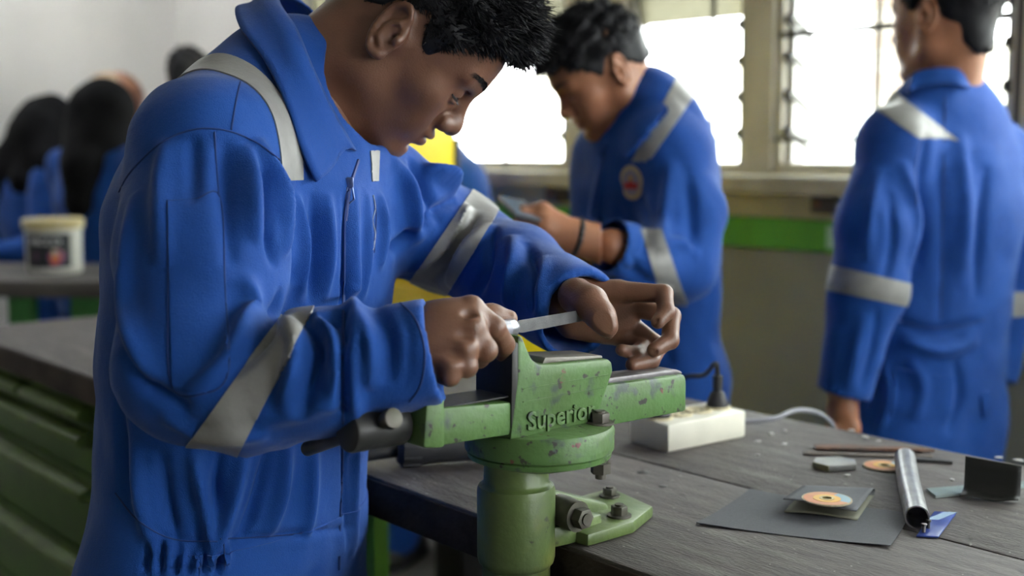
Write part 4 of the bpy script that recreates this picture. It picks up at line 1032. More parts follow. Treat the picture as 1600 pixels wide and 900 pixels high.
    # open cuffs and hems
    for a, b, r in ((RF[3], RF[2], .041), (LC[4], LC[3], .046)):
        d = unit(a - b); V_.cone(a - d * .014, a + d * .12, r, r, .004, mode='sub')
    def endcut(a, b, off):
        d = unit(a - b); p = a + d * off; sl, X, Y, Z = V_.win(p - .13, p + .13)
        dd = (X - p[0]) * d[0] + (Y - p[1]) * d[1] + (Z - p[2]) * d[2]; m = np.sqrt((X - p[0]) ** 2 + (Y - p[1]) ** 2 + (Z - p[2]) ** 2) < .085
        V_.f[sl] = np.where(m, np.maximum(V_.f[sl], dd), V_.f[sl]).astype(np.float32)
    endcut(RF[3], RF[2], .010); endcut(LC[4], LC[3], .012)
    v, q = V_.mesh(); v = smooth_v(v, q, 2, .5); sf = Surf(v, q)
    nz_ = cloth_noise(sf.v, .0016, 7, 3) + cloth_noise(sf.v, .0008, 16, 4); sf.v += sf.n * nz_[:, None]; sf.fresh()
    folds = [  # (pixels, half-width, height)
        # chest drape
        ([(462, 300), (468, 380), (470, 470)], .009, .0075), ([(488, 300), (492, 400), (486, 480)], .007, -.006), ([(512, 300), (514, 390), (506, 470)], .008, .006),
        ([(400, 215), (432, 300), (446, 400)], .010, .010), ([(425, 260), (452, 340), (458, 440)], .007, -.008), ([(540, 300), (538, 450), (536, 600), (540, 860)], .0045, -.006), ([(555, 290), (552, 450), (552, 700), (552, 870)], .009, .006),
        ([(575, 300), (572, 400), (566, 470)], .007, .005),
        # under the arm, above the waist
        ([(300, 705), (318, 780), (330, 870)], .009, .009), ([(345, 705), (330, 780), (300, 880)], .007, -.008), ([(385, 702), (360, 790), (335, 870)], .009, .009), ([(420, 700), (400, 780), (372, 850)], .007, -.007),
        ([(450, 690), (438, 770), (418, 840)], .009, .008), ([(490, 690), (486, 770), (480, 840)], .009, .006), ([(250, 700), (262, 790), (285, 880)], .008, -.006), ([(210, 690), (220, 780), (240, 860)], .010, .006), ([(186, 620), (192, 720), (200, 800)], .009, -.005),
        # elastic waist gathers
        *[([(x, 838), (x + 4, 865), (x - 2, 898)], .004, .0055 * (1 if i % 2 else -1)) for i, x in enumerate(range(228, 360, 11))],
        ([(175, 770), (260, 840), (350, 845), (480, 832), (560, 820)], .004, -.004),
        # right sleeve
        ([(262, 215), (252, 300), (255, 420)], .012, .006), ([(350, 215), (352, 300), (362, 420)], .010, -.006), ([(300, 212), (302, 260), (300, 320)], .008, -.004), ([(385, 225), (392, 300), (400, 380)], .010, .009), ([(412, 260), (418, 340), (430, 420)], .007, -.008),
        ([(190, 420), (205, 520), (240, 600)], .012, .007), ([(185, 520), (230, 600), (300, 640)], .008, -.007), ([(380, 430), (390, 480), (360, 560)], .012, .008), ([(440, 450), (420, 520), (350, 600)], .008, -.007), ([(400, 480), (360, 560), (290, 620)], .009, .006),
        ([(440, 500), (468, 540), (440, 640)], .009, .010), ([(462, 492), (500, 545), (470, 650)], .007, -.009), ([(487, 488), (528, 560), (510, 640)], .009, .009), ([(520, 486), (552, 540), (556, 620)], .007, -.008), ([(550, 480), (580, 540), (575, 610)], .009, .007), ([(585, 476), (606, 530), (604, 600)], .008, -.005),
        ([(470, 495), (520, 500), (560, 485)], .007, -.007), ([(400, 660), (470, 640), (560, 620)], .012, .005), ([(250, 650), (330, 680), (420, 680)], .010, .005), ([(620, 470), (642, 530), (634, 600)], .0025, -.0022),
        ([(210, 300), (196, 400), (198, 470)], .010, .004),
        # left sleeve
        ([(612, 250), (640, 300), (655, 380)], .012, .009), ([(640, 245), (668, 300), (690, 350)], .009, -.009), ([(660, 262), (690, 282), (708, 298)], .010, .016), ([(600, 400), (660, 350), (712, 310)], .008, -.012), ([(640, 425), (690, 365), (735, 325)], .009, .012), ([(680, 440), (712, 390), (745, 335)], .006, -.008), ([(700, 445), (735, 390), (770, 350)], .008, .008),
        ([(770, 350), (760, 420), (740, 470)], .008, -.006), ([(800, 368), (806, 420), (790, 480)], .010, .009), ([(822, 380), (836, 430), (830, 490)], .007, -.006), ([(850, 400), (845, 450), (850, 510)], .009, .005), ([(594, 300), (598, 360), (594, 420)], .007, .006),
    ]
    for pts, w, h in folds: sf.push(sf.line(pts), w * .88, h * 1.9)
    sf.v = smooth_v(sf.v, sf.q, 1, .4); sf.fresh()
    cov = link('coverall', me_from(sf.v, sf.q, 'coverall'), M_blue, man, 180)
    # ---- tapes
    a = sf.pick(392, 122); c_ = sf.pick(456, 262); g = unit(c_ - a); n = unit(np.cross(g, np.cross(-lf, g)))
    top = P(385, 205, 1.36)
    def cond(c, nn): return (c[:, 2] > sf.pick(458, 280)[2]) & (np.linalg.norm(c - top, axis=1) < .26)
    link('reflective_tape', patch(sf, [(a + n * .024, n), (a - n * .020, -n)], cond), M_tape, cov, 60)
    b0 = sf.pick(585, 250); m2 = b0 - 2 * ((b0 - S[4]) @ lf) * lf
    ce = P(566, 262, 1.40)
    def cond2(c, nn): return (np.linalg.norm(c - P(590, 262, 1.42), axis=1) < .06) & (nn @ fw > .3) & (c[:, 2] > P(585, 285, 1.4)[2]) & (c[:, 2] < P(585, 236, 1.4)[2])
    link('reflective_tape', patch(sf, [cam_plane((578, 230), (583, 290), (590, 260)), cam_plane((594, 230), (592, 290), (585, 260))], cond2), M_tape, cov, 60)
    link('reflective_tape', patch(sf, [cam_plane((430, 505), (300, 686), (420, 640)), cam_plane((449, 560), (378, 700), (400, 620))], lambda c, nn: near_chain(RF[:3], .10)(c, nn) & ((c - S[2]) @ lf < -.10)), M_tape, cov, 60)
    link('reflective_tape', patch(sf, [cam_plane((728, 312), (652, 424), (720, 390)), cam_plane((770, 344), (700, 458), (720, 390))], near_chain(LC[1:], .11)), M_tape, cov, 60)
    # ---- pockets, seams, zip
    pk = link('sleeve_pocket', patch(sf, pix_planes([(262, 314), (344, 308), (357, 580), (322, 614), (268, 602)]), lambda c, nn: (nn @ unit(ray(310, 450)) < -.2) & near_chain(RC, .12)(c, nn), .0022), M_blue, cov, 60)
    link('waist_band', patch(sf, [cam_plane((150, 800), (570, 800), (360, 880)) if 0 else (P(430, 838, 1.3), (0, 0, 1)), (P(430, 905, 1.3), (0, 0, -1))], lambda c, nn: (nn @ fw > -.1) & near_chain([S[0] - (0, 0, .05), S[1]], .25)(c, nn) & ((c - S[0]) @ lf > -.16), .0018), M_blue, cov, 60)
    for pts in ([(186, 300), (205, 268), (250, 225), (300, 203), (350, 203), (400, 222), (438, 250)], [(336, 206), (338, 250), (342, 306)], [(262, 314), (303, 312), (344, 308), (352, 450), (357, 580), (322, 614), (268, 602), (263, 450), (262, 316)], [(336, 314), (344, 450), (349, 575)],
                [(376, 128), (368, 165), (362, 203)], [(620, 468), (650, 500), (664, 550), (658, 600), (640, 628)], [(345, 842), (420, 838), (500, 830), (556, 820)], [(350, 850), (352, 880), (350, 899)], [(180, 770), (215, 812), (270, 842), (340, 846)], [(586, 312), (588, 340), (585, 395)]):
        seam(sf, pts, cov)
    seam(sf, [(545, 292), (539, 340), (538, 420), (536, 560), (536, 700), (532, 800), (530, 890)], cov, .0016, 'placket_edge')
    zl = np.concatenate([sf.line([(560, 250), (547, 288)], 20), sf.line([(546, 290), (540, 345)], 20)])
    if len(zl) > 4:
        zm = mat('blue zip tape', (.01, .03, .16), .6); zp = MB().tube([tuple(p) for p in zl], .0022, 6).build('zipper', zm, cov)
        zt = MB()
        for i in range(0, len(zl) - 8):
            for t in (0., .5): p = zl[i] * (1 - t) + zl[i + 1] * t - _F * .002; zt.box(p - .0011, p + .0011)
    pz = zl[len(zl) // 2 - 2] - _F * .004
    pull = MB().box((-.004, -.002, -.006), (.004, .002, .006), .0015, M=Matrix.Translation(pz)).tube([pz + np.array(o) for o in ((-.003, -.002, -.005), (-.0045, -.003, -.018), (0, -.003, -.022), (.0045, -.003, -.018), (.003, -.002, -.005))], .0011, 8).build('zip_pull', mat('zip steel', (.10, .14, .30), .35, metal=.6), cov)
    th = sf.line([(584, 305), (587, 325), (583, 345), (587, 365), (584, 390)], 6)
    if len(th) > 1: MB().tube([tuple(p - _F * .002) for p in th], .0007, 5).build('loose_thread', mat('pale thread', (.35, .4, .5), .8), cov)
    # ---- collar
    inner = [(556, 236, 1.375), (522, 176, 1.345), (490, 110, 1.345), (464, 48, 1.375), (438, 8, 1.43), (440, -6, 1.50), (490, 20, 1.55), (545, 110, 1.56), (580, 200, 1.50), (572, 240, 1.43)]
    outer = [(494, 284, 1.315), (474, 240, 1.29), (446, 160, 1.285), (412, 92, 1.31), (374, 40, 1.37), (372, 10, 1.45), (420, 20, 1.60), (540, 120, 1.62), (612, 235, 1.55), (592, 272, 1.44)]
    col = collar_loft(*snap(sf, inner, outer), cov, .003, .012)
    # stand of the collar: short band rising inside
    # ---- boots
    boot(fR, math.atan2(fw[1], fw[0]) - .3, man); boot(fL, math.atan2(fw[1], fw[0]) + .1, man)
    return man
worker = build_worker()

# ---- the file he pushes
fa, fb = P(803, 512, 1.228), P(892, 496, 1.312); d = unit(fb - fa); h0 = fa - d * .072
fl = empty('file', fa, 0, 'flat steel hand file with pale handle held in both hands above the vise', 'file')
dv = Vector(d); qf = Vector((1, 0, 0)).rotation_difference(dv).to_matrix().to_4x4()
back = float(np.linalg.norm(fa - h0))
Mq = qf
MB().prism([(.0, -.0048), (.012, -.0066), (.150, -.0060), (.150, .0060), (.012, .0066), (.0, .0048)], 'z', -.0020, .0020, .0004, M=Mq @ Matrix.Rotation(math.radians(78), 4, 'X')).build('blade', mat('file steel', (.20, .20, .205), .5, metal=.7, col2=(.13, .13, .135), vscale=60, bump=.5, bscale=1400), fl)
MB().lathe([(.0, -back), (.008, -back), (.0115, -back + .012), (.0118, -.045), (.0105, -.022), (.0095, -.012), (.0, -.012)], 20, M=Mq @ Matrix.Rotation(math.radians(90), 4, 'Y')).build('handle', mat('pale plastic handle', (.20, .20, .25), .35), fl)
MB().lathe([(.0, -.014), (.0098, -.014), (.0100, -.004), (.0080, -.001), (.0065, .002), (.0, .002)], 20, M=Mq @ Matrix.Rotation(math.radians(90), 4, 'Y')).build('ferrule', mat('bright ferrule', (.36, .36, .40), .3, metal=.9), fl)

# ================================================================== THE OTHER PEOPLE
def endcut_(V_, a, b, off, rad):
    d = unit(a - b); p = a + d * off; sl, X, Y, Z = V_.win(p - rad * 1.6, p + rad * 1.6)
    dd = (X - p[0]) * d[0] + (Y - p[1]) * d[1] + (Z - p[2]) * d[2]; m = np.sqrt((X - p[0]) ** 2 + (Y - p[1]) ** 2 + (Z - p[2]) ** 2) < rad
    V_.f[sl] = np.where(m, np.maximum(V_.f[sl], dd), V_.f[sl]).astype(np.float32)
def figure(label, fw, S, hw, qd, armL, armR, rL, rR, feet, head=None, hs=1., skin=None, vox=.007, hands=(), folds=(), hair=None, headvox=.0035, noise=.003, group=None, seed=1, neckr=.055, blurc=2):
    """a clothed figure: body mesh, coverall, hair, boots. S: spine from pelvis to neck base; arms: lists of points"""
    fw = unit(fw); lf = np.array([-fw[1], fw[0], 0]); skin = skin or M_skin2
    hipL, hipR = S[0] + lf * .085, S[0] - lf * .085; fL, fR = feet
    kn = [(h + f) / 2 + fw * .02 for h, f in ((hipL, fL), (hipR, fR))]; an = [f + np.array([0, 0, .11]) for f in feet]
    allp = np.array(list(S) + list(armL) + list(armR) + list(feet)); lo = allp.min(0) - .2; hi = allp.max(0) + .2; lo[2] = .02
    B_ = Vol(lo, hi, .010); 
    for i in range(len(S) - 1): B_.cone(S[i], S[i + 1], hw[i] * .8, hw[i + 1] * .8, .03, squash=(fw, qd))
    for arm, rr in ((armL, rL), (armR, rR)): B_.chain([S[-2]] + list(arm), [.05] + [max(.026, r * .6) for r in rr], .03)
    for h, k, a, f in zip((hipL, hipR), kn, an, feet): B_.chain([h, k, a, f + np.array([0, 0, .05])], [.08, .058, .045, .045], .03)
    parts = []; lip = np.zeros(0)
    if head is not None:
        R, HO = head; neck = (R.T @ (S[-1] - unit(S[-1] - S[-2]) * -.0 - HO)) / hs; B_.cone(S[-1], HO + R @ np.array([-.03, 0, -.03]) * hs, neckr * .9, neckr * .85, .02)
        nk = neck / np.linalg.norm(neck) * min(.21, max(.16, np.linalg.norm(neck)))
        hv, hq, lip = head_mesh(headvox, nk); HEAD_CACHE['last'] = (hv, hq); parts.append((place(hv, R, hs, HO), hq))
    for hv_ in hands: parts.append(hv_)
    parts.append(B_.mesh()); v, q = join(*parts); me = me_from(v, q, 'person'); t = np.zeros(len(v)); t[:len(lip)] = lip; set_tint(me, t)
    man = link('person', me, skin, None, 180); tag(man, label, 'person', group)
    # coverall
    V_ = Vol(lo, hi, vox)
    for i in range(len(S) - 1): V_.cone(S[i], S[i + 1], hw[i], hw[i + 1], .04, squash=(fw, qd))
    for arm, rr in ((armL, rL), (armR, rR)): V_.chain([S[-2] * .6 + arm[0] * .4] + list(arm), [rr[0] * .95] + list(rr), .03)
    for h, k, a in zip((hipL, hipR), kn, an): V_.chain([h, k, a], [hw[0] * .62, .092, .082], .05)
    for arm, rr in ((armL, rL), (armR, rR)):
        d = unit(arm[-1] - arm[-2]); V_.cone(arm[-1] - d * .012, arm[-1] + d * .1, rr[-1] * .8, rr[-1] * .8, .004, mode='sub'); endcut_(V_, arm[-1], arm[-2], .008, rr[-1] * 1.5)
    v, q = V_.mesh(); v = smooth_v(v, q, blurc, .5); sf = Surf(v, q); sf.v = sf.v + sf.n * (cloth_noise(sf.v, noise, 5, seed) + cloth_noise(sf.v, noise * .5, 12, seed + 9))[:, None]; sf.fresh()
    for pts, w, h in folds: sf.push(sf.line(pts), w, h * 1.4)
    sf.v = smooth_v(sf.v, sf.q, 1, .4); sf.fresh()
    cov = link('coverall', me_from(sf.v, sf.q, 'coverall'), M_blue, man, 180)
    for f in feet: boot(f, math.atan2(fw[1], fw[0]), man)
    if hair:
        jv, jq = hair; link('hair', me_from(place(jv, R, hs, HO), jq, 'hair'), M_hair, man, 180)
    return man, cov, sf, lf
def floor_pt(p): p = np.array(p, float); p[2] = 0; return p

# ------------------------------------------------------------------ man with the phone
def build_phone_man():
    fw = unit((-.86, -.5, 0)); lf = np.array([-fw[1], fw[0], 0])
    S = [P(1026, 585, 2.42), P(1024, 470, 2.42), P(1018, 370, 2.41), P(1012, 280, 2.40), P(1006, 222, 2.39), P(1000, 178, 2.38)]
    armL = [P(1046, 236, 2.29), P(1066, 330, 2.25), P(1062, 412, 2.22), P(1010, 405, 2.17), P(955, 384, 2.12)]
    armR = [P(948, 250, 2.48), P(938, 400, 2.42), P(905, 395, 2.30)]
    R = rot_head(36, 190, -8); HO = P(941, 114, 2.36)
    # left hand closed round the phone
    c = P(850, 356, 2.10); V_ = Vol(c - .10, c + .10, .0026)
    V_.cone(P(945, 382, 2.11), P(897, 370, 2.10), .037, .028, .015); V_.cone(P(897, 370, 2.10), P(850, 355, 2.09), .028, .030, .02, squash=((.2, 1, 0), 1.25))
    for i, (x, y) in enumerate(((842, 338), (836, 350), (836, 362), (842, 373))):
        fingers(V_, [[(x, y, 2.095, .0125), (x - 25, y - 2, 2.09, .0108), (x - 28, y + 2, 2.115, .0098), (x - 12, y, 2.13, .009)]], .005)
    fingers(V_, [[(872, 345, 2.10, .016), (848, 328, 2.10, .013), (818, 328, 2.11, .010)]], .01)
    hand = V_.mesh(); hand = (smooth_v(*hand, 1), hand[1])
    # right hand steadying it from behind
    c = P(862, 362, 2.19); V_ = Vol(c - .11, c + .11, .004); V_.cone(P(905, 395, 2.30), P(872, 372, 2.20), .032, .026, .015); V_.cone(P(872, 372, 2.20), P(845, 352, 2.165), .026, .028, .015)
    for i in range(4): fingers(V_, [[(845, 340 + 10 * i, 2.165, .011), (822, 338 + 10 * i, 2.155, .010), (815, 342 + 10 * i, 2.145, .009)]], .005)
    hand2 = V_.mesh()
    line = [(-.12, -.03), (-.06, -.022), (-.036, .004), (-.026, .034), (.0, .036), (.010, .022), (.018, -.004), (.026, .0), (.036, .034), (.052, .050), (.066, .058), (.080, .072), (.2, .074)]
    cv, cq = hair_surf(.004, line, (.006, .002, .016), 0, 2, .007); jv, jq = join((cv, cq), strands(cv, cq, 4500, .014, (.4, 0, .0), 4, r=.0009, zmin=.03, spread=1.0))
    folds = [([(1048, 250), (1040, 330), (1030, 390)], .012, .010), ([(1072, 260), (1080, 330), (1082, 400)], .012, -.008), ([(1000, 300), (1010, 360), (1000, 400)], .012, -.008), ([(940, 260), (930, 330), (925, 400)], .012, .008), ([(970, 320), (960, 390), (955, 430)], .010, -.007), ([(1020, 390), (1060, 380), (1095, 400)], .010, .009), ([(970, 400), (1010, 440), (1060, 445)], .010, -.007), ([(985, 465), (1000, 510), (990, 560)], .010, .008), ([(1050, 470), (1040, 520), (1045, 570)], .010, -.008)]
    feet = (floor_pt(S[0] + lf * .10 + fw * .05), floor_pt(S[0] - lf * .10 + fw * .02))
    man, cov, sf, lf = figure('young man in blue coverall looking down at a phone in his hands', fw, S, (.150, .148, .152, .164, .145, .072), 1.5, armL, armR, [.070, .070, .066, .060, .052], [.068, .062, .05], feet, (R, HO), .94, M_skin2, .0055, [hand, hand2], folds, (jv, jq), .003, .0025)
    hb_ = BVHTree.FromPolygons(HEAD_CACHE['last'][0].tolist(), HEAD_CACHE['last'][1].tolist())
    for s in (-1, 1): brows(s, R, .94, HO, man, hb_, seed=s + 7); lashes(s, R, .94, HO, man, hb_)
    link('reflective_tape', patch(sf, [cam_plane((1003, 362), (1030, 455), (1030, 400)), cam_plane((1034, 358), (1066, 452), (1030, 400))], lambda c, n: near_chain(armL, .10)(c, n) & (c[:, 2] < P(1030, 355, 2.2)[2]) & ((c - S[2]) @ lf > .1), .002), M_tape, cov, 60)
    link('reflective_tape', patch(sf, [cam_plane((1030, 172), (990, 246), (1020, 215)), cam_plane((1064, 180), (1012, 254), (1020, 215))], lambda c, n: ((c - S[4]) @ lf > .03) & (c[:, 2] > P(1000, 250, 2.3)[2]), .002), M_tape, cov, 60)
    # round emblem on the chest: cream disc, red motif, blue arc
    e = sf.pick(988, 285)
    i = np.argmin(np.linalg.norm(sf.v - e, axis=1)); n = sf.n[i]; z = unit(n); x = unit(np.cross((0, 0, 1), z)); y = np.cross(z, x); Me = Matrix(((x[0], y[0], z[0], e[0]), (x[1], y[1], z[1], e[1]), (x[2], y[2], z[2], e[2]), (0, 0, 0, 1)))
    em = MB().lathe([(.031, -.012), (.031, .003), (.029, .0035), (0, .0035)], 32, M=Me @ Matrix.Diagonal((1, 1.05, 1, 1))).build('emblem', mat('cream badge', (.42, .33, .19), .7), cov)
    MB().lathe([(.0235, .003), (.0235, .0040), (0, .0040)], 28, M=Me).build('emblem_field', mat('pale badge blue', (.22, .22, .30), .7), em)
    MB().prism([(-.017, -.012), (.017, -.012), (.0195, .002), (.009, -.002), (.0, .006), (-.009, -.002), (-.0195, .002)], 'z', .004, .0047, M=Me).build('emblem_motif', mat('badge red', (.42, .02, .02), .7), em)
    MB().sphere((0, .008, .0042), (.006, .006, .0008), M=Me).build('emblem_star', mat('badge gold', (.45, .25, .05), .6), em)
    # collar and bracelet
    link('collar', patch(sf, pix_planes([(1018, 146), (1046, 170), (982, 248), (957, 241), (947, 220)]), lambda c, n: (n @ unit(ray(1000, 200)) < .1) & (c[:, 2] > P(980, 255, 2.3)[2]), .014, .014), M_blue, cov, 60)
    link('collar', patch(sf, pix_planes([(942, 218), (950, 226), (940, 246), (926, 238)]), lambda c, n: (n @ unit(ray(940, 230)) < .1) & (c[:, 2] > P(980, 255, 2.3)[2]), .008, .008), M_blue, cov, 60)
    seam(sf, [(945, 240), (935, 290), (930, 350), (928, 420)], cov, .002, 'placket_edge')
    w = P(901, 371, 2.10); ax = unit(P(897, 370, 2.10) - P(945, 382, 2.11)); a1 = unit(np.cross(ax, (0, 0, 1))); a2 = np.cross(ax, a1)
    tag(MB().tube([w + .0315 * (math.cos(t) * a1 + math.sin(t) * a2) for t in np.linspace(0, 2 * math.pi, 25)[:-1]], .0045, 8, closed=True).build('wristband', M_blk), 'black wristband on the wrist of the man holding the phone', 'wristband')
    ph = empty('phone', P(812, 327, 2.108), math.radians(-15), 'small dark phone held in both hands by the bowed man', 'phone')
    Mp = Matrix.Rotation(math.radians(8), 4, 'X') @ Matrix.Rotation(math.radians(18), 4, 'Y') @ Matrix.Rotation(.6, 4, 'Z') @ Matrix.Diagonal((.8, .8, 1, 1))
    MB().box((-.032, -.065, -.004), (.032, .065, .004), .003, M=Mp).build('phone_body', mat('dark phone', (.05, .05, .06), .3), ph); MB().box((-.029, -.060, .004), (.029, .060, .0046), M=Mp).build('screen', mat('phone glass', (.10, .14, .20), .15), ph)
build_phone_man()

# ------------------------------------------------------------------ man seen from behind
def build_back_man():
    fw = unit((-.50, .86, 0)); lf = np.array([-fw[1], fw[0], 0])
    S = [P(1447, 660, 2.42), P(1455, 560, 2.42), P(1462, 460, 2.42), P(1470, 330, 2.42), P(1474, 230, 2.42), P(1478, 158, 2.42)]
    armL = [P(1400, 226, 2.32), P(1368, 350, 2.27), P(1358, 450, 2.25), P(1318, 610, 2.25)]
    armR = [P(1550, 240, 2.50), P(1572, 360, 2.54), P(1568, 470, 2.54), P(1550, 590, 2.50)]
    R = rot_head(4, 127, 0); HO = P(1478, 32, 2.40)
    c = P(1315, 660, 2.25); V_ = Vol(c - (.06, .06, .09), c + (.06, .06, .09), .003)
    V_.cone(P(1322, 605, 2.25), P(1316, 640, 2.25), .027, .026, .01); V_.cone(P(1316, 640, 2.25), P(1314, 668, 2.25), .028, .030, .012, squash=(unit((.6, .8, 0)), 1.3))
    for i in range(4): fingers(V_, [[(1303 + 8 * i, 670, 2.235 + .009 * i, .0105), (1304 + 8 * i, 688, 2.23 + .009 * i, .0095), (1310 + 7 * i, 700, 2.235 + .009 * i, .0085)]], .004)
    fingers(V_, [[(1326, 645, 2.24, .014), (1334, 668, 2.235, .0115), (1336, 684, 2.24, .0095)]], .01)
    h1 = V_.mesh(); h1 = (smooth_v(*h1, 1), h1[1])
    c = P(1545, 625, 2.49); V_ = Vol(c - (.07, .07, .10), c + (.07, .07, .10), .004); V_.cone(P(1550, 585, 2.5), P(1545, 650, 2.48), .027, .03, .012)
    for i in range(4): fingers(V_, [[(1536 + 7 * i, 655, 2.47 + .008 * i, .0105), (1534 + 7 * i, 685, 2.46 + .008 * i, .009)]], .004)
    h2 = V_.mesh()
    line = [(-.14, -.078), (-.075, -.074), (-.055, -.050), (-.036, -.012), (-.026, .034), (.0, .036), (.010, .024), (.018, .006), (.026, .012), (.036, .036), (.052, .050), (.066, .058), (.080, .072), (.2, .074)]
    cv, cq = hair_surf(.004, line, (.006, .004, -.012), .022, 5, .004); jv, jq = join((cv, cq), strands(cv, cq, 3500, .012, (-.2, 0, -.6), 6, r=.0009, zmin=.0, spread=.6))
    folds = [([(1450, 190), (1440, 300), (1430, 420)], .012, -.010), ([(1412, 250), (1430, 340), (1420, 420)], .012, .010), ([(1500, 200), (1510, 330), (1500, 450)], .014, .008), ([(1540, 260), (1532, 360), (1525, 470)], .012, -.009), ([(1470, 260), (1475, 400), (1470, 520)], .012, -.005), ([(1375, 260), (1360, 340), (1355, 410)], .010, .007), ([(1390, 300), (1395, 380), (1380, 440)], .008, -.008), ([(1350, 490), (1335, 560), (1325, 610)], .010, .008), ([(1370, 480), (1365, 540), (1345, 610)], .008, -.007),
             ([(1400, 505), (1460, 520), (1530, 500)], .010, -.010), ([(1405, 530), (1470, 548), (1530, 530)], .011, .011), ([(1420, 560), (1440, 600), (1430, 660)], .010, .008), ([(1490, 560), (1500, 620), (1480, 680)], .010, -.008), ([(1380, 560), (1390, 620), (1370, 680)], .009, .008)]
    feet = (floor_pt(S[0] + lf * .10), floor_pt(S[0] - lf * .10 + fw * .05))
    man, cov, sf, lf = figure('man in blue coverall standing with his back turned by the window', fw, S, (.165, .16, .165, .185, .155, .075), 1.42, armL, armR, [.070, .068, .066, .052], [.068, .066, .062, .05], feet, (R, HO), 1.0, M_skin2, .0055, [h1, h2], folds, (jv, jq), .003, .0022, seed=5)
    link('reflective_tape', patch(sf, [cam_plane((1308, 416), (1402, 438), (1355, 450)), cam_plane((1306, 456), (1400, 476), (1355, 450))], lambda c, n: near_chain(armL, .095)(c, n) & ((c - S[3]) @ lf > .10), .002), M_tape, cov, 60)
    link('reflective_tape', patch(sf, [(P(1560, 452, 2.52), (0, 0, 1)), (P(1560, 490, 2.52), (0, 0, -1))], lambda c, n: near_chain(armR, .095)(c, n) & ((c - S[3]) @ lf < -.12), .002), M_tape, cov, 60)
    link('reflective_tape', patch(sf, [cam_plane((1372, 172), (1445, 222), (1420, 180)), cam_plane((1408, 150), (1460, 190), (1420, 180))], lambda c, n: ((c - S[4]) @ lf > .02) & (c[:, 2] > P(1440, 218, 2.3)[2]), .002), M_tape, cov, 60)
    inner = [(1420, 140, 2.52), (1424, 122, 2.42), (1440, 112, 2.35), (1475, 108, 2.34), (1505, 112, 2.38), (1520, 120, 2.45), (1515, 130, 2.52)]
    outer = [(1412, 152, 2.53), (1418, 145, 2.41), (1432, 138, 2.33), (1475, 132, 2.315), (1512, 136, 2.36), (1528, 142, 2.46), (1520, 150, 2.53)]
    collar_loft(*snap(sf, inner, outer, .014, 5, 1), cov, .003, .010)
    for pts in ([(1400, 500), (1450, 512), (1500, 510), (1540, 498)], [(1440, 215), (1430, 260), (1432, 320)], [(1476, 150), (1474, 300), (1470, 500)]): seam(sf, pts, cov, .0015)
    link('back_pocket', patch(sf, pix_planes([(1398, 575), (1490, 590), (1486, 652), (1394, 648)]), lambda c, n: (n @ unit(ray(1440, 600)) < -.15), .004), M_blue, cov, 60)
    h = sf.pick(1538, 630)
    if h is not None: MB().box((-.012, -.006, -.028), (.016, .006, .024), .004, M=Matrix.Translation(h) @ Matrix.Rotation(math.radians(25), 4, 'Z') @ Matrix.Rotation(math.radians(-14), 4, 'Y')).build('pocket_flap', M_blue, cov)
build_back_man()

# ------------------------------------------------------------------ the group at the far wall
M_hijab = mat('black headscarf', (.004, .004, .005), .9, spec=.15, var=.2, vscale=6)
M_beige = mat('tan headscarf', (.55, .40, .26), .8, var=.15, vscale=8)
def scarf(vol_shapes, parent, m, name='headscarf', h=.008, seed=2):
    pts = np.array([s[0] for s in vol_shapes] + [s[1] for s in vol_shapes]); V_ = Vol(pts.min(0) - .16, pts.max(0) + .16, h)
    for a, b, ra, rb in vol_shapes: V_.cone(a, b, ra, rb, .04)
    v, q = V_.mesh(); v = smooth_v(v, q, 2); n = vnormals(v, q); v = v + n * cloth_noise(v, .004, 6, seed)[:, None]
    link(name, me_from(v, q, name), m, parent, 180)
def simple_person(label, fw, hip, chest, neck, armL, armR, head, rz, skin=M_skin2, hs=.95, hair=None, group=None, feet=None):
    fw = unit(fw); lf = np.array([-fw[1], fw[0], 0]); S = [hip, hip * .5 + chest * .5, chest, neck * .6 + chest * .4, neck]
    feet = feet or (floor_pt(hip + lf * .09), floor_pt(hip - lf * .09)); rr = [.068, .062, .05]
    return figure(label, fw, S, (.17, .165, .185, .16, .08), 1.4, armL, armR, rr, rr, feet, (rot_head(*rz), head), hs, skin, .009, (), (), hair, .005, .003, group)
hz = hair_surf(.005, HL_DEFAULT, (.004, .008, .0), 0, 3, .006)
def arms(ch, neck, fw, reach=.32, drop=.22, wl=.185):
    fw = unit(fw); lf = np.array([-fw[1], fw[0], 0]); out = []
    for s in (1, -1):
        sh = neck * .7 + ch * .3 + lf * s * wl; el = sh + np.array([0, 0, -drop - .04]) + fw * .06 + lf * s * .03; out.append([sh, el, el + fw * reach * .7 - lf * s * .06 + np.array([0, 0, -.02])])
    return out
Yw = 4.95
# black headscarf, far left, leaning over the table
fw = (-.75, -.66, 0); hip, ch, nk = P(70, 440, Yw + .10), P(52, 330, Yw), P(50, 262, Yw - .02); hd = P(62, 208, Yw - .04)
aL, aR = arms(ch, nk, fw, reach=.2); g, cov, sf, lf_ = simple_person('woman in long black headscarf, leftmost at the far table', fw, hip, ch, nk, aL, aR, hd, (25, 140, 0))
scarf([(P(66, 205, Yw - .03), P(76, 192, Yw), .125, .118), (P(66, 215, Yw), P(18, 280, Yw + .02), .115, .12), (P(80, 215, Yw), P(55, 285, Yw - .08), .11, .10), (P(20, 275, Yw), P(-10, 320, Yw), .10, .08), (P(80, 215, Yw - .05), P(92, 250, Yw - .12), .11, .10)], g, M_hijab)
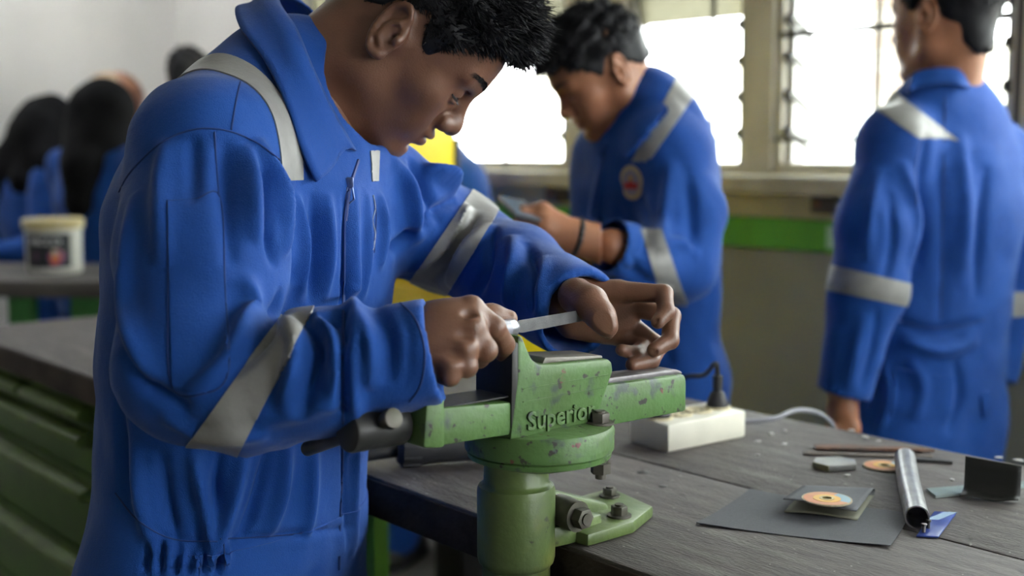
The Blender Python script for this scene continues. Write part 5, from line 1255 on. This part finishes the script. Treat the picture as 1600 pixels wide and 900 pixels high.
# black headscarf in the middle, seen from behind
Yw = 4.47
fw = (.45, .85, 0); hip, ch, nk = P(160, 445, Yw + .02), P(158, 320, Yw - .02), P(160, 240, Yw - .02); hd = P(160, 178, Yw)
aL, aR = arms(ch, nk, fw); g, cov, sf, lf_ = simple_person('woman in black headscarf with the scarf falling down her back', fw, hip, ch, nk, aL, aR, hd, (15, 50, 0))
scarf([(P(158, 172, Yw), P(164, 165, Yw), .108, .104), (P(150, 180, Yw - .02), P(132, 260, Yw - .12), .105, .085), (P(132, 260, Yw - .12), P(122, 318, Yw - .16), .075, .05), (P(165, 175, Yw - .02), P(165, 225, Yw - .05), .095, .085)], g, M_hijab, seed=5)
# tan headscarf behind her
Yw = 4.62
fw = (.85, -.3, 0); hip, ch, nk = P(204, 430, Yw + .46), P(200, 300, Yw + .44), P(190, 225, Yw + .38); hd = P(186, 160, Yw + .38)
aL, aR = arms(ch, nk, fw); g, cov, sf, lf_ = simple_person('woman in tan headscarf, face turned right, behind the black scarves', fw, hip, ch, nk, aL, aR, hd, (20, -25, 0))
scarf([(P(176, 152, Yw + .38), P(180, 150, Yw + .38), .105, .10), (P(172, 165, Yw + .38), P(184, 225, Yw + .38), .10, .095)], g, M_beige, seed=8)
# dark-haired head showing over the worker's shoulder
fw = (.6, -.5, 0); hip, ch, nk = P(318, 420, 4.92), P(310, 270, 4.92), P(302, 180, 4.92); hd = P(295, 127, 4.92)
aL, aR = arms(ch, nk, fw); simple_person('black-haired person standing behind the shoulder of the bent worker', fw, hip, ch, nk, aL, aR, hd, (5, 75, 0), hair=hz)
# student bending behind the yellow cabinet
fw = (.35, .9, 0); Yp = 3.55; hip, ch, nk = P(660, 455, Yp), P(672, 330, Yp + .12), P(668, 262, Yp + .26); hd = P(664, 225, Yp + .36)
fwu = unit(fw); lf_ = np.array([-fwu[1], fwu[0], 0]); sh = P(726, 285, Yp + .16)
aL, aR = arms(ch, nk, fw, wl=.17); aR = [P(722, 286, Yp + .12), P(738, 370, Yp + .10), P(730, 440, Yp + .25)]
g, cov, sf, lf_ = simple_person('student in blue coverall bending forward, mostly hidden by the yellow cabinet', fw, hip, ch, nk, aL, aR, hd, (45, 70, 0), hair=hz, feet=(floor_pt(P(615, 860, 3.62)), floor_pt(P(715, 860, 3.66))))
for px in ((615, 800), (715, 800)):
    c0 = P(*px, 3.6)
    link('reflective_tape', patch(sf, [(np.array([0, 0, .34]), (0, 0, 1)), (np.array([0, 0, .27]), (0, 0, -1))], lambda c, n, c0=c0: np.abs(c[:, 0] - c0[0]) < .11, .003), M_tape, cov, 60)
